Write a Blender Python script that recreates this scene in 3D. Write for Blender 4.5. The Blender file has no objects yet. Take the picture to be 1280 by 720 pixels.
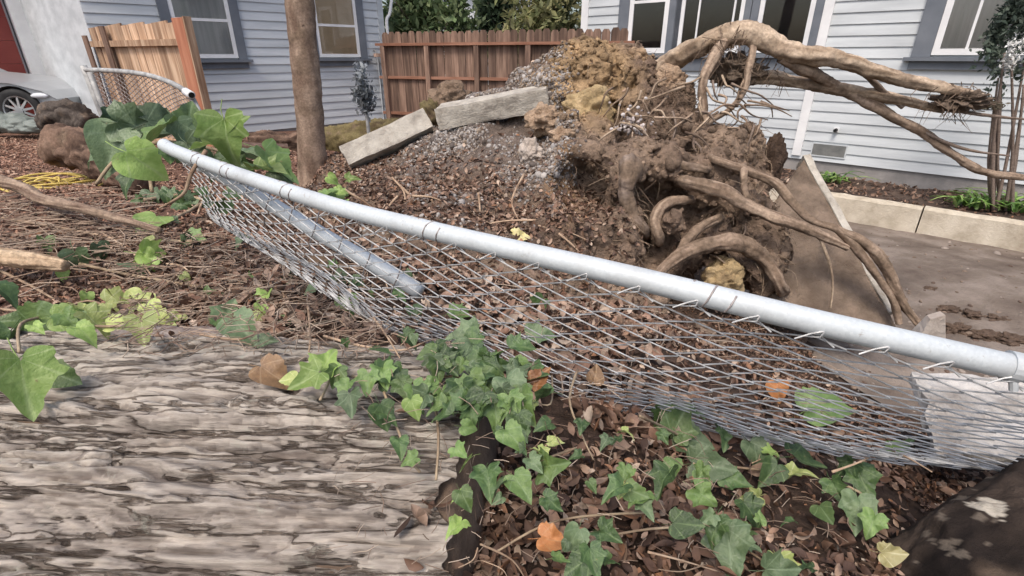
import bpy, math, random
import numpy as np
from mathutils import Vector, Matrix, Euler
SC = bpy.context.scene
COL = SC.collection
random.seed(7)
RNG = np.random.default_rng(7)

# ------------------------------------------------------------------ camera, sky, sun, exposure
CAM_H = 1.75
PITCH = math.atan(290 / 640)
cam = bpy.data.cameras.new('camera'); camo = bpy.data.objects.new('camera', cam); COL.objects.link(camo)
cam.sensor_width = 36; cam.lens = 18; cam.clip_start = 0.02; cam.clip_end = 2000
camo.location = (0, 0, CAM_H); camo.rotation_euler = (math.pi / 2 - PITCH, 0, 0)
SC.camera = camo
W = bpy.data.worlds.new('World'); SC.world = W; W.use_nodes = True
SUN_EL, SUN_AZ = math.radians(58), math.radians(205)      # azimuth measured from +Y towards +X
sky = W.node_tree.nodes.new('ShaderNodeTexSky'); sky.sky_type = 'NISHITA'; sky.sun_disc = False
sky.sun_elevation = SUN_EL; sky.sun_rotation = SUN_AZ
sky.air_density = 1.0; sky.dust_density = 4.0; sky.ozone_density = 0.6
bg = W.node_tree.nodes['Background']; bg.inputs[1].default_value = 0.15
W.node_tree.links.new(sky.outputs[0], bg.inputs[0])
sun = bpy.data.lights.new('sun', 'SUN'); suno = bpy.data.objects.new('sun', sun); COL.objects.link(suno)
sun.energy = 1.5; sun.angle = math.radians(16); sun.color = (1.0, 0.93, 0.86)
sdir = Vector((math.sin(SUN_AZ) * math.cos(SUN_EL), math.cos(SUN_AZ) * math.cos(SUN_EL), math.sin(SUN_EL)))
suno.rotation_euler = sdir.to_track_quat('Z', 'Y').to_euler()
SC.view_settings.view_transform = 'Standard'; SC.view_settings.look = 'None'
SC.view_settings.exposure = 0.55; SC.view_settings.gamma = 1

# ------------------------------------------------------------------ survey helpers
CP, SP = math.cos(PITCH), math.sin(PITCH)
def at(px, py, Y):
    """a surveyed point: sight line of the photograph at forward distance Y metres"""
    u, v = px - 640, 360 - py
    f, d = 640 * CP + v * SP, v * CP - 640 * SP
    return np.array((u / f * Y, Y, CAM_H + d / f * Y))
CAM_V = np.array((0, 0, CAM_H))
def rad(px, Y):            # an apparent width at forward distance Y, in metres
    return px * Y / 640.0

def _hash(i, j, k, s):
    n = (i * 73856093) ^ (j * 19349663) ^ (k * 83492791) ^ (s * 2654435)
    n = (n ^ (n >> 13)) * 1274126177
    n = n ^ (n >> 16)
    return (n & 0xFFFF) / 65535.0
def vnoise(p, s=0):
    p = np.asarray(p, dtype=np.float64)
    i = np.floor(p).astype(np.int64); f = p - i; f = f * f * (3 - 2 * f)
    r = 0
    for dx in (0, 1):
        wx = f[..., 0] if dx else 1 - f[..., 0]
        for dy in (0, 1):
            wy = f[..., 1] if dy else 1 - f[..., 1]
            for dz in (0, 1):
                wz = f[..., 2] if dz else 1 - f[..., 2]
                r = r + wx * wy * wz * _hash(i[..., 0] + dx, i[..., 1] + dy, i[..., 2] + dz, s)
    return r * 2 - 1
def fbm(p, octv=4, s=0):
    p = np.asarray(p, dtype=np.float64); r = 0; a = 1; t = 0
    for o in range(octv):
        r = r + a * vnoise(p * (2.03 ** o) + o * 17.3, s + o); t += a; a *= 0.5
    return r / t

# ------------------------------------------------------------------ geometry accumulator
ROOTC = {'root': ((.18, .125, .088), (.43, .325, .24)), 'root_pale': ((.25, .18, .12), (.56, .44, .325)), 'root_grey': ((.12, .085, .065), (.30, .235, .19))}
class G:
    def __init__(s): s.v = []; s.f = []; s.c = []; s.n = 0
    def add(s, v, f, c=None):
        v = np.asarray(v, dtype=float).reshape(-1, 3)
        s.v.append(v); s.f += [tuple(int(q) + s.n for q in t) for t in f]
        if c is None: c = np.ones((len(v), 3)) * 0.5
        s.c.append(np.broadcast_to(np.asarray(c, float), (len(v), 3))); s.n += len(v); return s
    def box(s, lo, hi, c=None):
        (x0, y0, z0), (x1, y1, z1) = lo, hi
        v = [(x0, y0, z0), (x1, y0, z0), (x1, y1, z0), (x0, y1, z0), (x0, y0, z1), (x1, y0, z1), (x1, y1, z1), (x0, y1, z1)]
        return s.add(v, [(3, 2, 1, 0), (4, 5, 6, 7), (0, 1, 5, 4), (1, 2, 6, 5), (2, 3, 7, 6), (3, 0, 4, 7)], c)
    def hexa(s, v, c=None):
        return s.add(v, [(3, 2, 1, 0), (4, 5, 6, 7), (0, 1, 5, 4), (1, 2, 6, 5), (2, 3, 7, 6), (3, 0, 4, 7)], c)
    def tube(s, pts, r, sides=8, res=0, bump=0.0, bs=6.0, cap=True, seed=0, c=None, fibre=None, famp=1.0, dusty=-.1, shred=0):
        P = np.array(pts, float); R = np.broadcast_to(np.array(r, float), (len(P),)).copy()
        if res: P, R = spline(P, R, res)
        n = len(P); T = np.gradient(P, axis=0); T /= np.linalg.norm(T, axis=1)[:, None] + 1e-9
        up = np.array((0, 0, 1.0)) if abs(T[0][2]) < .9 else np.array((1.0, 0, 0))
        N = np.cross(T[0], up); N /= np.linalg.norm(N); V = []
        a = np.linspace(0, 2 * math.pi, sides, endpoint=False)
        for i in range(n):
            N = N - T[i] * N.dot(T[i]); N /= np.linalg.norm(N) + 1e-9; B = np.cross(T[i], N)
            V.append(P[i] + R[i] * (np.cos(a)[:, None] * N + np.sin(a)[:, None] * B))
        V = np.array(V)
        if bump:
            d = fbm(V * bs, 3, seed); ctr = P[:, None, :]
            V = ctr + (V - ctr) * (1 + bump * d)[..., None]
        f = []
        for i in range(n - 1):
            for j in range(sides):
                k = (j + 1) % sides
                f.append((i * sides + j, i * sides + k, (i + 1) * sides + k, (i + 1) * sides + j))
        if fibre is not None:
            L = np.concatenate([[0], np.cumsum(np.linalg.norm(np.diff(P, axis=0), axis=1))])[:, None] * np.ones((1, sides)); ca, sa = np.cos(a)[None] * np.ones((n, 1)), np.sin(a)[None] * np.ones((n, 1)); sd = seed * 11.3
            tw = L * 1.5; q = np.stack([(ca * np.cos(tw) - sa * np.sin(tw)) * 1.6 + sd, (ca * np.sin(tw) + sa * np.cos(tw)) * 1.6, L * 5], -1)
            kn = np.stack([ca * .8 + sd, sa * .8, L * 14], -1); h = .20 * fbm(q, 3, seed) + .09 * fbm(q * np.array((2.6, 2.6, 2)), 3, seed + 3) + .22 * fbm(kn, 2, seed + 5) + .05 * fbm(V * 70, 2, seed + 7)
            if shred: h = h + shred * (fbm(q * np.array((2.2, 2.2, 1.2)) + 7, 3, seed + 11) * 1.6 + np.abs(fbm(V * 24, 2, seed + 12))) / famp
            V = P[:, None, :] + (V - P[:, None, :]) * (1 + h * 1.45 * famp)[..., None]
            k = np.clip(.5 + 1.3 * fbm(q * np.array((1.6, 1.6, 1)), 3, seed + 8) + .9 * h, 0, 1)[..., None]; c = np.array(fibre[0]) * (1 - k) + np.array(fibre[1]) * k
            e = np.clip(fbm(V * 9, 3, 77) * 2.2 + dusty, 0, .92)[..., None]; c = (c * (1 - e) + np.array((.27, .195, .138)) * (.75 + .5 * fbm(V * 30, 2, 78)[..., None]) * e).reshape(-1, 3)
        if cap:
            f.append(tuple(range(sides))[::-1]); f.append(tuple((n - 1) * sides + j for j in range(sides)))
        return s.add(V.reshape(-1, 3), f, c)
    def blob(s, ctr, r, sub=2, bump=.25, bs=1.5, seed=0, c=None):
        v, f = ICO[sub]; d = v * (1 + bump * fbm(v * bs + seed * 3.7, 3, seed))[:, None]
        return s.add(np.asarray(ctr) + d * np.asarray(r), f, c)
    def mesh(s, name, mat, smooth=False):
        v = np.concatenate(s.v) if s.v else np.zeros((0, 3)); c = np.concatenate(s.c) if s.c else np.zeros((0, 3))
        return mesh_np(name, v, s.f, mat, c, smooth)
def mesh_np(name, v, f, mat, c=None, smooth=False):
    m = bpy.data.meshes.new(name)
    if isinstance(f, np.ndarray):
        k = f.shape[1]; m.vertices.add(len(v)); m.vertices.foreach_set('co', np.ascontiguousarray(v, dtype=np.float32).ravel())
        m.loops.add(f.size); m.loops.foreach_set('vertex_index', np.ascontiguousarray(f, dtype=np.int32).ravel())
        m.polygons.add(len(f)); m.polygons.foreach_set('loop_start', np.arange(0, f.size, k, dtype=np.int32))
        m.update(calc_edges=True); m.validate()
    else:
        m.from_pydata([tuple(q) for q in v], [], f); m.update()
    if c is not None:
        a = m.color_attributes.new('Col', 'FLOAT_COLOR', 'POINT')
        cc = np.ones((len(v), 4), np.float32); cc[:, :3] = c; a.data.foreach_set('color', cc.ravel())
    if smooth: m.polygons.foreach_set('use_smooth', np.ones(len(m.polygons), bool))
    m.materials.append(mat); return m
def spline(P, R, res):
    n = len(P); Q = []; S = []
    for i in range(n - 1):
        p0, p1, p2, p3 = P[max(i - 1, 0)], P[i], P[i + 1], P[min(i + 2, n - 1)]
        for t in np.linspace(0, 1, res, endpoint=False):
            Q.append(.5 * (2 * p1 + (p2 - p0) * t + (2 * p0 - 5 * p1 + 4 * p2 - p3) * t * t + (3 * p1 - p0 - 3 * p2 + p3) * t ** 3))
            S.append(R[i] * (1 - t) + R[i + 1] * t)
    Q.append(P[-1]); S.append(R[-1]); return np.array(Q), np.array(S)
def _ico():
    t = (1 + 5 ** .5) / 2
    v = [(-1, t, 0), (1, t, 0), (-1, -t, 0), (1, -t, 0), (0, -1, t), (0, 1, t), (0, -1, -t), (0, 1, -t), (t, 0, -1), (t, 0, 1), (-t, 0, -1), (-t, 0, 1)]
    v = [np.array(q, float) / np.linalg.norm(q) for q in v]
    f = [(0, 11, 5), (0, 5, 1), (0, 1, 7), (0, 7, 10), (0, 10, 11), (1, 5, 9), (5, 11, 4), (11, 10, 2), (10, 7, 6), (7, 1, 8), (3, 9, 4), (3, 4, 2), (3, 2, 6), (3, 6, 8), (3, 8, 9), (4, 9, 5), (2, 4, 11), (6, 2, 10), (8, 6, 7), (9, 8, 1)]
    out = [(np.array(v), list(f))]
    for _ in range(4):
        d = {}; g = []
        def mid(a, b):
            k = (min(a, b), max(a, b))
            if k not in d:
                q = v[a] + v[b]; v.append(q / np.linalg.norm(q)); d[k] = len(v) - 1
            return d[k]
        for a, b, c in f:
            x, y, z = mid(a, b), mid(b, c), mid(c, a); g += [(a, x, z), (b, y, x), (c, z, y), (x, y, z)]
        f = g; out.append((np.array(v), list(f)))
    return out
ICO = _ico()

def obj(name, mesh, parent=None, loc=None):
    o = bpy.data.objects.new(name, mesh); COL.objects.link(o)
    if parent is not None: o.parent = parent
    if loc is not None: o.location = loc
    return o
def tag(o, label=None, cat=None, group=None, kind=None):
    if label: o['label'] = label
    if cat: o['category'] = cat
    if group: o['group'] = group
    if kind: o['kind'] = kind
    return o
def thing(name, label, cat, loc=(0, 0, 0), rotz=0, group=None):
    o = bpy.data.objects.new(name, None); COL.objects.link(o); o.empty_display_size = .1
    o.location = Vector([float(q) for q in loc]); o.rotation_euler = (0, 0, rotz)
    return tag(o, label, cat, group)
def part(name, g, mat, root, world=True, smooth=False):
    """one mesh under root; geometry in world space when world (root unrotated) else in root's own space"""
    if world:
        L = np.array(root.location); g.v = [q - L for q in g.v]
    return obj(name, g.mesh(name, mat, smooth), root)
def single(name, g, mat, label, cat, base=None, smooth=False, group=None, kind=None):
    v = np.concatenate(g.v)
    if base is None: base = (v[:, 0].mean(), v[:, 1].mean(), v[:, 2].min())
    base = np.array(base, float); g.v = [q - base for q in g.v]
    return tag(obj(name, g.mesh(name, mat, smooth), None, Vector(base.tolist())), label, cat, group, kind)

# ------------------------------------------------------------------ materials
class NT:
    def __init__(s, name):
        s.m = bpy.data.materials.new(name); s.m.use_nodes = True; s.t = s.m.node_tree; s.b = s.t.nodes['Principled BSDF']
        s.out = s.t.nodes['Material Output']
    def n(s, typ, **kw):
        q = s.t.nodes.new(typ)
        for k, v in kw.items():
            if k in ('op',): q.operation = v
            elif k == 'dt': q.data_type = v
            elif k == 'blend': q.blend_type = v
            else: setattr(q, k, v)
        return q
    def l(s, a, b): s.t.links.new(a, b)
    def coord(s, stretch=(1, 1, 1), rot=(0, 0, 0), typ='Object'):
        c = s.n('ShaderNodeTexCoord'); mp = s.n('ShaderNodeMapping'); mp.inputs['Scale'].default_value = stretch; mp.inputs['Rotation'].default_value = rot
        s.l(c.outputs[typ], mp.inputs[0]); return mp.outputs[0]
    def noise(s, vec, scale, detail=6, rough=.6, dist=0):
        q = s.n('ShaderNodeTexNoise'); q.inputs['Scale'].default_value = scale; q.inputs['Detail'].default_value = detail
        q.inputs['Roughness'].default_value = rough; q.inputs['Distortion'].default_value = dist
        s.l(vec, q.inputs['Vector']); return q.outputs[0]
    def ramp(s, fac, stops):
        q = s.n('ShaderNodeValToRGB'); e = q.color_ramp.elements
        while len(e) < len(stops): e.new(.5)
        for el, (p, c) in zip(e, stops):
            el.position = p; el.color = (*c, 1) if len(c) == 3 else c
        s.l(fac, q.inputs[0]); return q.outputs[0]
    def mix(s, fac, a, b, blend='MIX'):
        q = s.n('ShaderNodeMix', dt='RGBA', blend=blend)
        for inp, val in ((0, fac), (6, a), (7, b)):
            if isinstance(val, (int, float)): q.inputs[inp].default_value = val
            elif isinstance(val, tuple): q.inputs[inp].default_value = (*val, 1)
            else: s.l(val, q.inputs[inp])
        return q.outputs[2]
    def bump(s, h, strength, dist=.01, nrm=None):
        q = s.n('ShaderNodeBump'); q.inputs['Strength'].default_value = strength; q.inputs['Distance'].default_value = dist
        s.l(h, q.inputs['Height'])
        if nrm is not None: s.l(nrm, q.inputs['Normal'])
        s.l(q.outputs[0], s.b.inputs['Normal']); return q.outputs[0]
    def fin(s, col=None, rough=.8, metal=0, spec=.3):
        if col is not None:
            if isinstance(col, tuple): s.b.inputs['Base Color'].default_value = (*col, 1)
            else: s.l(col, s.b.inputs['Base Color'])
        s.b.inputs['Roughness'].default_value = rough; s.b.inputs['Metallic'].default_value = metal
        s.b.inputs['Specular IOR Level'].default_value = spec
        return s.m
def noisy(name, c1, c2, scale=6, rough=.8, bump=.3, bscale=40, bdist=.004, stretch=(1, 1, 1), c3=None, rnd=0.0, spec=.25, metal=0, lo=.35, hi=.65):
    t = NT(name); v = t.coord(stretch)
    if rnd:
        oi = t.n('ShaderNodeObjectInfo'); sc = t.n('ShaderNodeVectorMath', op='SCALE'); sc.inputs[0].default_value = (13.7, 7.1, 9.3)
        t.l(oi.outputs['Random'], sc.inputs['Scale']); ad = t.n('ShaderNodeVectorMath', op='ADD'); t.l(v, ad.inputs[0]); t.l(sc.outputs[0], ad.inputs[1]); v = ad.outputs[0]
    st = [(lo, c1), (hi, c2)]
    if c3: st = [(lo, c1), (.5, c3), (hi, c2)]
    col = t.ramp(t.noise(v, scale), st)
    if rnd:
        hs = t.n('ShaderNodeHueSaturation'); mr = t.n('ShaderNodeMapRange'); mr.inputs[3].default_value = 1 - rnd; mr.inputs[4].default_value = 1 + rnd
        t.l(oi.outputs['Random'], mr.inputs[0]); t.l(mr.outputs[0], hs.inputs['Value']); t.l(col, hs.inputs['Color']); col = hs.outputs[0]
    if bump: t.bump(t.noise(v, bscale, 8, .65), bump, bdist)
    return t.fin(col, rough, metal, spec)
def vcolmat(name, rough=.85, scale=30, amt=.5, bump=.4, bscale=90, bdist=.004, spec=.2, trans=0.0):
    """colour from the per-piece 'Col' attribute, broken up with fine grain"""
    t = NT(name); a = t.n('ShaderNodeVertexColor'); a.layer_name = 'Col'; v = t.coord()
    g = t.ramp(t.noise(v, scale, 6), [(.25, (1 - amt,) * 3), (.75, (1 + amt * .6,) * 3)])
    col = t.mix(1.0, a.outputs[0], g, 'MULTIPLY')
    if bump: t.bump(t.noise(v, bscale, 8, .7), bump, bdist)
    t.fin(col, rough, 0, spec)
    if trans:
        tr = t.n('ShaderNodeBsdfTranslucent'); t.l(col, tr.inputs[0]); mx = t.n('ShaderNodeMixShader'); mx.inputs[0].default_value = trans
        t.l(t.b.outputs[0], mx.inputs[1]); t.l(tr.outputs[0], mx.inputs[2]); t.l(mx.outputs[0], t.out.inputs[0])
    return t.m
M = {}
M['siding'] = noisy('grey_painted_siding', (.46, .49, .505), (.61, .64, .655), 2.2, .6, .25, 60, .002, (.4, 1, 3), rnd=.05)
M['siding_light'] = noisy('pale_painted_siding', (.44, .465, .475), (.59, .62, .63), 2.2, .6, .25, 60, .002, (.4, 1, 3), rnd=.04)
M['trim'] = noisy('slate_blue_trim', (.125, .14, .162), (.175, .19, .212), 3, .55, .2, 60, .002)
M['white'] = noisy('white_paint', (.68, .68, .68), (.80, .80, .79), 3, .5, .15, 60, .001)
M['stucco'] = noisy('white_stucco', (.62, .62, .63), (.78, .78, .78), .8, .85, .5, 60, .006)
M['found'] = noisy('concrete_footing', (.22, .21, .20), (.33, .31, .29), 4, .9, .6, 40, .01)
M['ventgrey'] = noisy('vent_mesh', (.13, .135, .13), (.20, .20, .19), 9, .7, .5, 150, .004)
M['roof'] = noisy('roof_shingle', (.10, .10, .11), (.17, .17, .18), 6, .9, .5, 40, .01)
M['curtain_beige'] = noisy('beige_blind', (.62, .45, .27), (.74, .56, .36), 1.5, .8, .1, 30, .002)
M['curtain_grey'] = noisy('grey_curtain', (.40, .40, .37), (.54, .53, .50), 3, .9, .3, 9, .02, (5, 1, .3))
M['dark_room'] = noisy('dark_interior', (.012, .011, .011), (.03, .026, .025), 2, .9, 0)  # near black colour stands in for unlit interiors behind glass
M['reddoor'] = noisy('red_brown_door', (.22, .045, .04), (.30, .075, .06), 2, .6, .2, 40, .003)
def glass():
    t = NT('window_glass'); gl = t.n('ShaderNodeBsdfGlossy'); gl.inputs['Roughness'].default_value = .03
    tr = t.n('ShaderNodeBsdfTransparent'); fr = t.n('ShaderNodeFresnel'); fr.inputs[0].default_value = 1.5
    mx = t.n('ShaderNodeMixShader'); t.l(fr.outputs[0], mx.inputs[0]); t.l(tr.outputs[0], mx.inputs[1]); t.l(gl.outputs[0], mx.inputs[2]); t.l(mx.outputs[0], t.out.inputs[0])
    return t.m
M['glass'] = glass()
def woodmat(name, c1, c2, c3, rnd=.25, axis=2, rough=.75):
    st = [9, 9, 9]; st[axis] = .7
    return noisy(name, c1, c2, 2.2, rough, .5, 6, .006, tuple(st), c3, rnd)
M['redwood'] = woodmat('weathered_redwood', (.10, .064, .048), (.245, .163, .12), (.16, .102, .075), .45)
M['redwood_rail'] = woodmat('redwood_rail', (.21, .095, .06), (.36, .19, .13), (.28, .14, .09), .15, 0)
M['fence_pale'] = woodmat('sun_bleached_redwood', (.28, .165, .10), (.58, .42, .29), (.43, .28, .18), .3)
M['fence_orange'] = woodmat('fresh_redwood', (.33, .13, .075), (.47, .215, .13), (.40, .17, .10), .1)
M['plank'] = woodmat('pale_plank', (.50, .33, .25), (.62, .44, .34), (.55, .38, .29), .1, 0)
def galvmat():
    t = NT('galvanised_steel'); v = t.coord(); sp = t.n('ShaderNodeTexVoronoi'); sp.inputs['Scale'].default_value = 240; t.l(v, sp.inputs['Vector'])
    c = t.ramp(sp.outputs['Color'], [(.1, (.485, .52, .53)), (.9, (.55, .585, .59))]); c = t.mix(t.ramp(t.noise(v, 5, 8, .7), [(.48, (0, 0, 0)), (.72, (.75, .75, .75))]), c, (.36, .365, .36))
    c = t.mix(t.ramp(t.noise(v, 38, 6, .75), [(.62, (0, 0, 0)), (.70, (.8, .8, .8))]), c, (.27, .235, .20)); t.bump(t.noise(v, 70, 8, .7), .3, .002); return t.fin(c, .52, .1, .4)
M['galv'] = galvmat()
M['galv_old'] = noisy('dull_galvanised_steel', (.24, .24, .235), (.46, .46, .44), 14, .65, .4, 90, .002, metal=.15, spec=.4)
M['wire'] = noisy('galvanised_wire', (.33, .33, .325), (.62, .62, .61), 30, .5, 0, metal=.1, spec=.5)
M['wire_old'] = noisy('rusty_grey_wire', (.18, .15, .14), (.40, .36, .34), 12, .6, 0, metal=.3, spec=.4)
M['concrete'] = noisy('pale_concrete', (.28, .25, .21), (.50, .465, .40), 9, .92, .9, 55, .012, c3=(.41, .375, .32))
M['kerb'] = noisy('cream_concrete_kerb', (.36, .305, .23), (.62, .56, .455), 5, .92, .8, 50, .010, c3=(.54, .48, .38), lo=.28, hi=.65)
M['slabface'] = noisy('earth_stained_concrete', (.125, .09, .065), (.26, .195, .145), 6, .95, 1, 30, .03, c3=(.18, .135, .10))
M['soil'] = noisy('bare_brown_soil', (.055, .036, .026), (.15, .10, .072), 5, .95, 1, 45, .02)
M['bed'] = noisy('damp_bed_soil', (.05, .034, .027), (.12, .085, .065), 6, .95, 1, 40, .02)
M['drive'] = noisy('muddy_driveway', (.115, .087, .07), (.27, .225, .19), 2.2, .95, 1, 30, .02, (1, 1, 1), c3=(.18, .145, .118))
M['root'] = vcolmat('root_bark', .95, 60, .45, .8, 110, .006, .1)
M['root_pale'] = vcolmat('pale_root_bark', .95, 60, .45, .8, 110, .006, .1)
M['root_grey'] = vcolmat('grey_root_bark', .95, 60, .45, .8, 110, .006, .1)
M['treebark'] = noisy('smooth_young_bark', (.17, .115, .085), (.36, .27, .20), 7, .9, .8, 22, .012, (1, 1, .5), c3=(.275, .20, .145))
M['trunkgrey'] = noisy('grey_brown_bark', (.06, .05, .035), (.17, .14, .10), 8, .9, .9, 40, .01)
M['darklog'] = noisy('dark_wet_bark', (.014, .011, .010), (.085, .068, .056), 14, .85, 1, 45, .03, c3=(.032, .026, .022))
M['mosslog'] = noisy('mossy_bark', (.075, .05, .03), (.17, .14, .065), 7, .95, 1, 40, .015)
M['barklog'] = noisy('shaggy_brown_bark', (.07, .04, .03), (.24, .15, .115), 6, .95, 1, 30, .02, (3, 1, 3))
M['barklog2'] = noisy('brown_branch_bark', (.16, .11, .08), (.36, .27, .20), 14, .9, .8, 60, .006)
M['cutwood'] = noisy('fresh_cut_wood', (.45, .32, .20), (.62, .47, .32), 8, .8, .4, 40, .005)
M['straw'] = vcolmat('dry_straw', .8, 40, .3, 0)
M['litter'] = vcolmat('fallen_leaves', .6, 60, .45, .3, 120, .002, .35, trans=.12)
M['chips'] = vcolmat('bark_mulch', .9, 50, .4, .4)
M['pebbles'] = vcolmat('pebbles', .8, 80, .3, .3, 150, .002)
M['mound'] = vcolmat('dug_up_earth', .95, 22, .55, 1.0, 55, .03, .1)
M['ground'] = vcolmat('leafy_ground_soil', .95, 30, .6, 1.0, 60, .02, .1)
M['pslab'] = noisy('pale_stained_concrete', (.20, .17, .145), (.58, .55, .51), 7, .92, 1, 50, .012, c3=(.47, .44, .40), lo=.32, hi=.6)
M['yrock'] = noisy('yellow_sandstone', (.29, .205, .11), (.53, .40, .235), 9, .92, 1, 30, .03, c3=(.42, .31, .165))
M['prock'] = noisy('peach_clay_clod', (.27, .18, .115), (.52, .38, .265), 11, .95, 1, 45, .03)
M['bclod'] = noisy('brown_earth_clod', (.14, .095, .065), (.30, .215, .15), 11, .95, 1, 45, .03)
M['wrock'] = noisy('pale_lime_clod', (.36, .30, .25), (.56, .50, .44), 9, .95, .8, 35, .015)
M['rope'] = noisy('yellow_rope', (.50, .36, .09), (.66, .52, .17), 20, .7, .4, 200, .002)
M['car'] = noisy('silver_car_paint', (.34, .355, .37), (.40, .415, .43), 2, .35, 0, metal=.3, spec=.5)
M['tyre'] = noisy('tyre_rubber', (.02, .02, .021), (.04, .04, .04), 8, .8, .2)
M['alloy'] = noisy('alloy_rim', (.42, .44, .45), (.55, .56, .57), 5, .35, 0, metal=.7, spec=.5)
M['lamp'] = noisy('lamp_lens', (.55, .57, .6), (.7, .72, .75), 5, .1, 0, spec=.6)
M['tarp'] = noisy('grey_green_plastic', (.13, .15, .135), (.21, .235, .215), 4, .5, .3, 20, .01)
M['blossom'] = noisy('white_blossom', (.6, .6, .58), (.78, .78, .76), 5, .7, 0)
M['tarplug'] = noisy('black_plastic', (.01, .01, .01), (.02, .02, .02), 5, .5, 0)

def ivymat(name, c1, c2, vein, trans=.25):
    t = NT(name); co = t.n('ShaderNodeTexCoord'); sep = t.n('ShaderNodeSeparateXYZ'); t.l(co.outputs['Object'], sep.inputs[0])
    ab = t.n('ShaderNodeMath', op='ABSOLUTE'); t.l(sep.outputs[0], ab.inputs[0])
    an = t.n('ShaderNodeMath', op='ARCTAN2'); t.l(ab.outputs[0], an.inputs[0]); t.l(sep.outputs[1], an.inputs[1])
    best = None
    for a0 in (0.0, .85, 1.75):
        d = t.n('ShaderNodeMath', op='SUBTRACT'); t.l(an.outputs[0], d.inputs[0]); d.inputs[1].default_value = a0
        e = t.n('ShaderNodeMath', op='ABSOLUTE'); t.l(d.outputs[0], e.inputs[0])
        if best is None: best = e.outputs[0]
        else:
            mn = t.n('ShaderNodeMath', op='MINIMUM'); t.l(best, mn.inputs[0]); t.l(e.outputs[0], mn.inputs[1]); best = mn.outputs[0]
    vm = t.ramp(best, [(0.015, (1, 1, 1)), (.075, (0, 0, 0))])
    oi = t.n('ShaderNodeObjectInfo'); v = t.coord()
    blot = t.ramp(t.noise(v, 3.5, 4), [(.35, c1), (.65, c2)])
    sp = t.ramp(t.noise(v, 7, 5, .7), [(.66, (0, 0, 0)), (.74, (.8, .8, .8))]); blot = t.mix(sp, blot, (.26, .19, .09))
    hs = t.n('ShaderNodeHueSaturation'); mr = t.n('ShaderNodeMapRange'); mr.inputs[3].default_value = .6; mr.inputs[4].default_value = 1.3
    t.l(oi.outputs['Random'], mr.inputs[0]); t.l(mr.outputs[0], hs.inputs['Value']); t.l(blot, hs.inputs['Color'])
    mf = t.n('ShaderNodeMath', op='MULTIPLY'); t.l(vm, mf.inputs[0]); mf.inputs[1].default_value = .5
    col = t.mix(mf.outputs[0], hs.outputs[0], vein)
    t.bump(t.noise(v, 14, 4), .25, .02)
    t.fin(col, .36, 0, .45)
    tr = t.n('ShaderNodeBsdfTranslucent'); t.l(col, tr.inputs[0]); mx = t.n('ShaderNodeMixShader'); mx.inputs[0].default_value = trans
    t.l(t.b.outputs[0], mx.inputs[1]); t.l(tr.outputs[0], mx.inputs[2]); t.l(mx.outputs[0], t.out.inputs[0]); return t.m
M['ivyD'] = ivymat('dark_ivy_leaf', (.045, .085, .03), (.095, .155, .052), (.17, .24, .10), .15)
M['ivyM'] = ivymat('green_ivy_leaf', (.11, .185, .055), (.19, .28, .09), (.22, .30, .15), .2)
M['ivyL'] = ivymat('lime_ivy_leaf', (.23, .36, .085), (.36, .48, .15), (.44, .54, .24), .28)
M['ivyY'] = ivymat('yellow_green_leaf', (.34, .42, .13), (.50, .54, .20), (.6, .62, .35), .25)
M['ivyG'] = ivymat('blue_green_leaf', (.095, .145, .07), (.165, .225, .115), (.23, .30, .18), .2)
M['dryleaf'] = ivymat('dry_tan_leaf', (.22, .13, .07), (.36, .22, .11), (.42, .30, .18), .15)
M['orangeleaf'] = ivymat('orange_leaf', (.33, .135, .05), (.42, .19, .075), (.45, .27, .13), .15)
M['yleaf'] = ivymat('yellow_leaf', (.55, .48, .20), (.66, .60, .32), (.7, .66, .42), .25)
M['foliage'] = vcolmat('tree_foliage', .6, 10, .3, 0, spec=.3, trans=.35)
M['strap'] = vcolmat('strap_leaf', .45, 10, .3, 0, spec=.4, trans=.2)
M['vine'] = noisy('vine_stem', (.20, .14, .09), (.42, .33, .22), 20, .8, .3, 100, .002)
M['twig'] = noisy('dry_twig', (.22, .14, .09), (.46, .34, .235), 14, .85, .3, 100, .002, rnd=.3)

# ------------------------------------------------------------------ terrain
CTRL = np.array([
 (-2.5, 2.9, .95), (-3.4, 5.2, .80), (-5.2, 6.6, .70), (-7.8, 8.6, .62), (-10, 10, .6), (-14, 6, .75), (-6, 3, .92), (-1.8, 4.6, .68), (-3, 8.9, .52), (-2.5, 11, .45), (-4.8, 7.6, .58),
 (0, 11, .40), (2, 9.3, .2), (-1, .5, .98), (-2, 1.5, .99), (-.2, .5, .98), (.4, .7, .98), (.9, .55, .90), (0, -1, 1), (-1.5, -1, 1), (1, -1, .95), (-3, 0, 1),
 (.1, 1.3, 1.0), (.02, .40, 1.22), (.03, .58, 1.2), (.0, .25, 1.2), (-.06, .5, 1.22), (-.06, .35, 1.22), (.0, .1, 1.15), (.02, .72, 1.14), (.06, .48, 1.2), (-.05, .62, 1.2), (.2, .3, 1.08), (.2, .55, 1.06), (-.45, 1.5, 1.0), (.65, 1.05, .93), (-.6, 2.2, .95), (-1.3, 2.0, .98), (-1.2, 3, .85), (1.05, 1.0, .78), (1.25, 1.6, .45), (1.0, 2.3, .35), (.5, 2.2, .6), (.4, 1.7, .85), (1.6, 2.1, .15), (2.1, 2.2, .02),
 (3, 3, 0), (3.9, 5.6, 0), (5, 4.7, 0), (2.3, 1.2, .03), (3, .5, .02), (5, 2, 0), (8, 0, 0), (2.5, 4.5, 0), (2.2, 3.4, 0), (1.4, 4.6, .1), (3, -1, .1), (8, 6, .0), (6, 9, .1),
 (-1, 6, .6), (0, 5.2, .5), (12, 20, 0), (-15, 25, .4), (0, 30, .3), (-30, 0, .7), (30, 0, 0), (0, -30, .7)])
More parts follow.
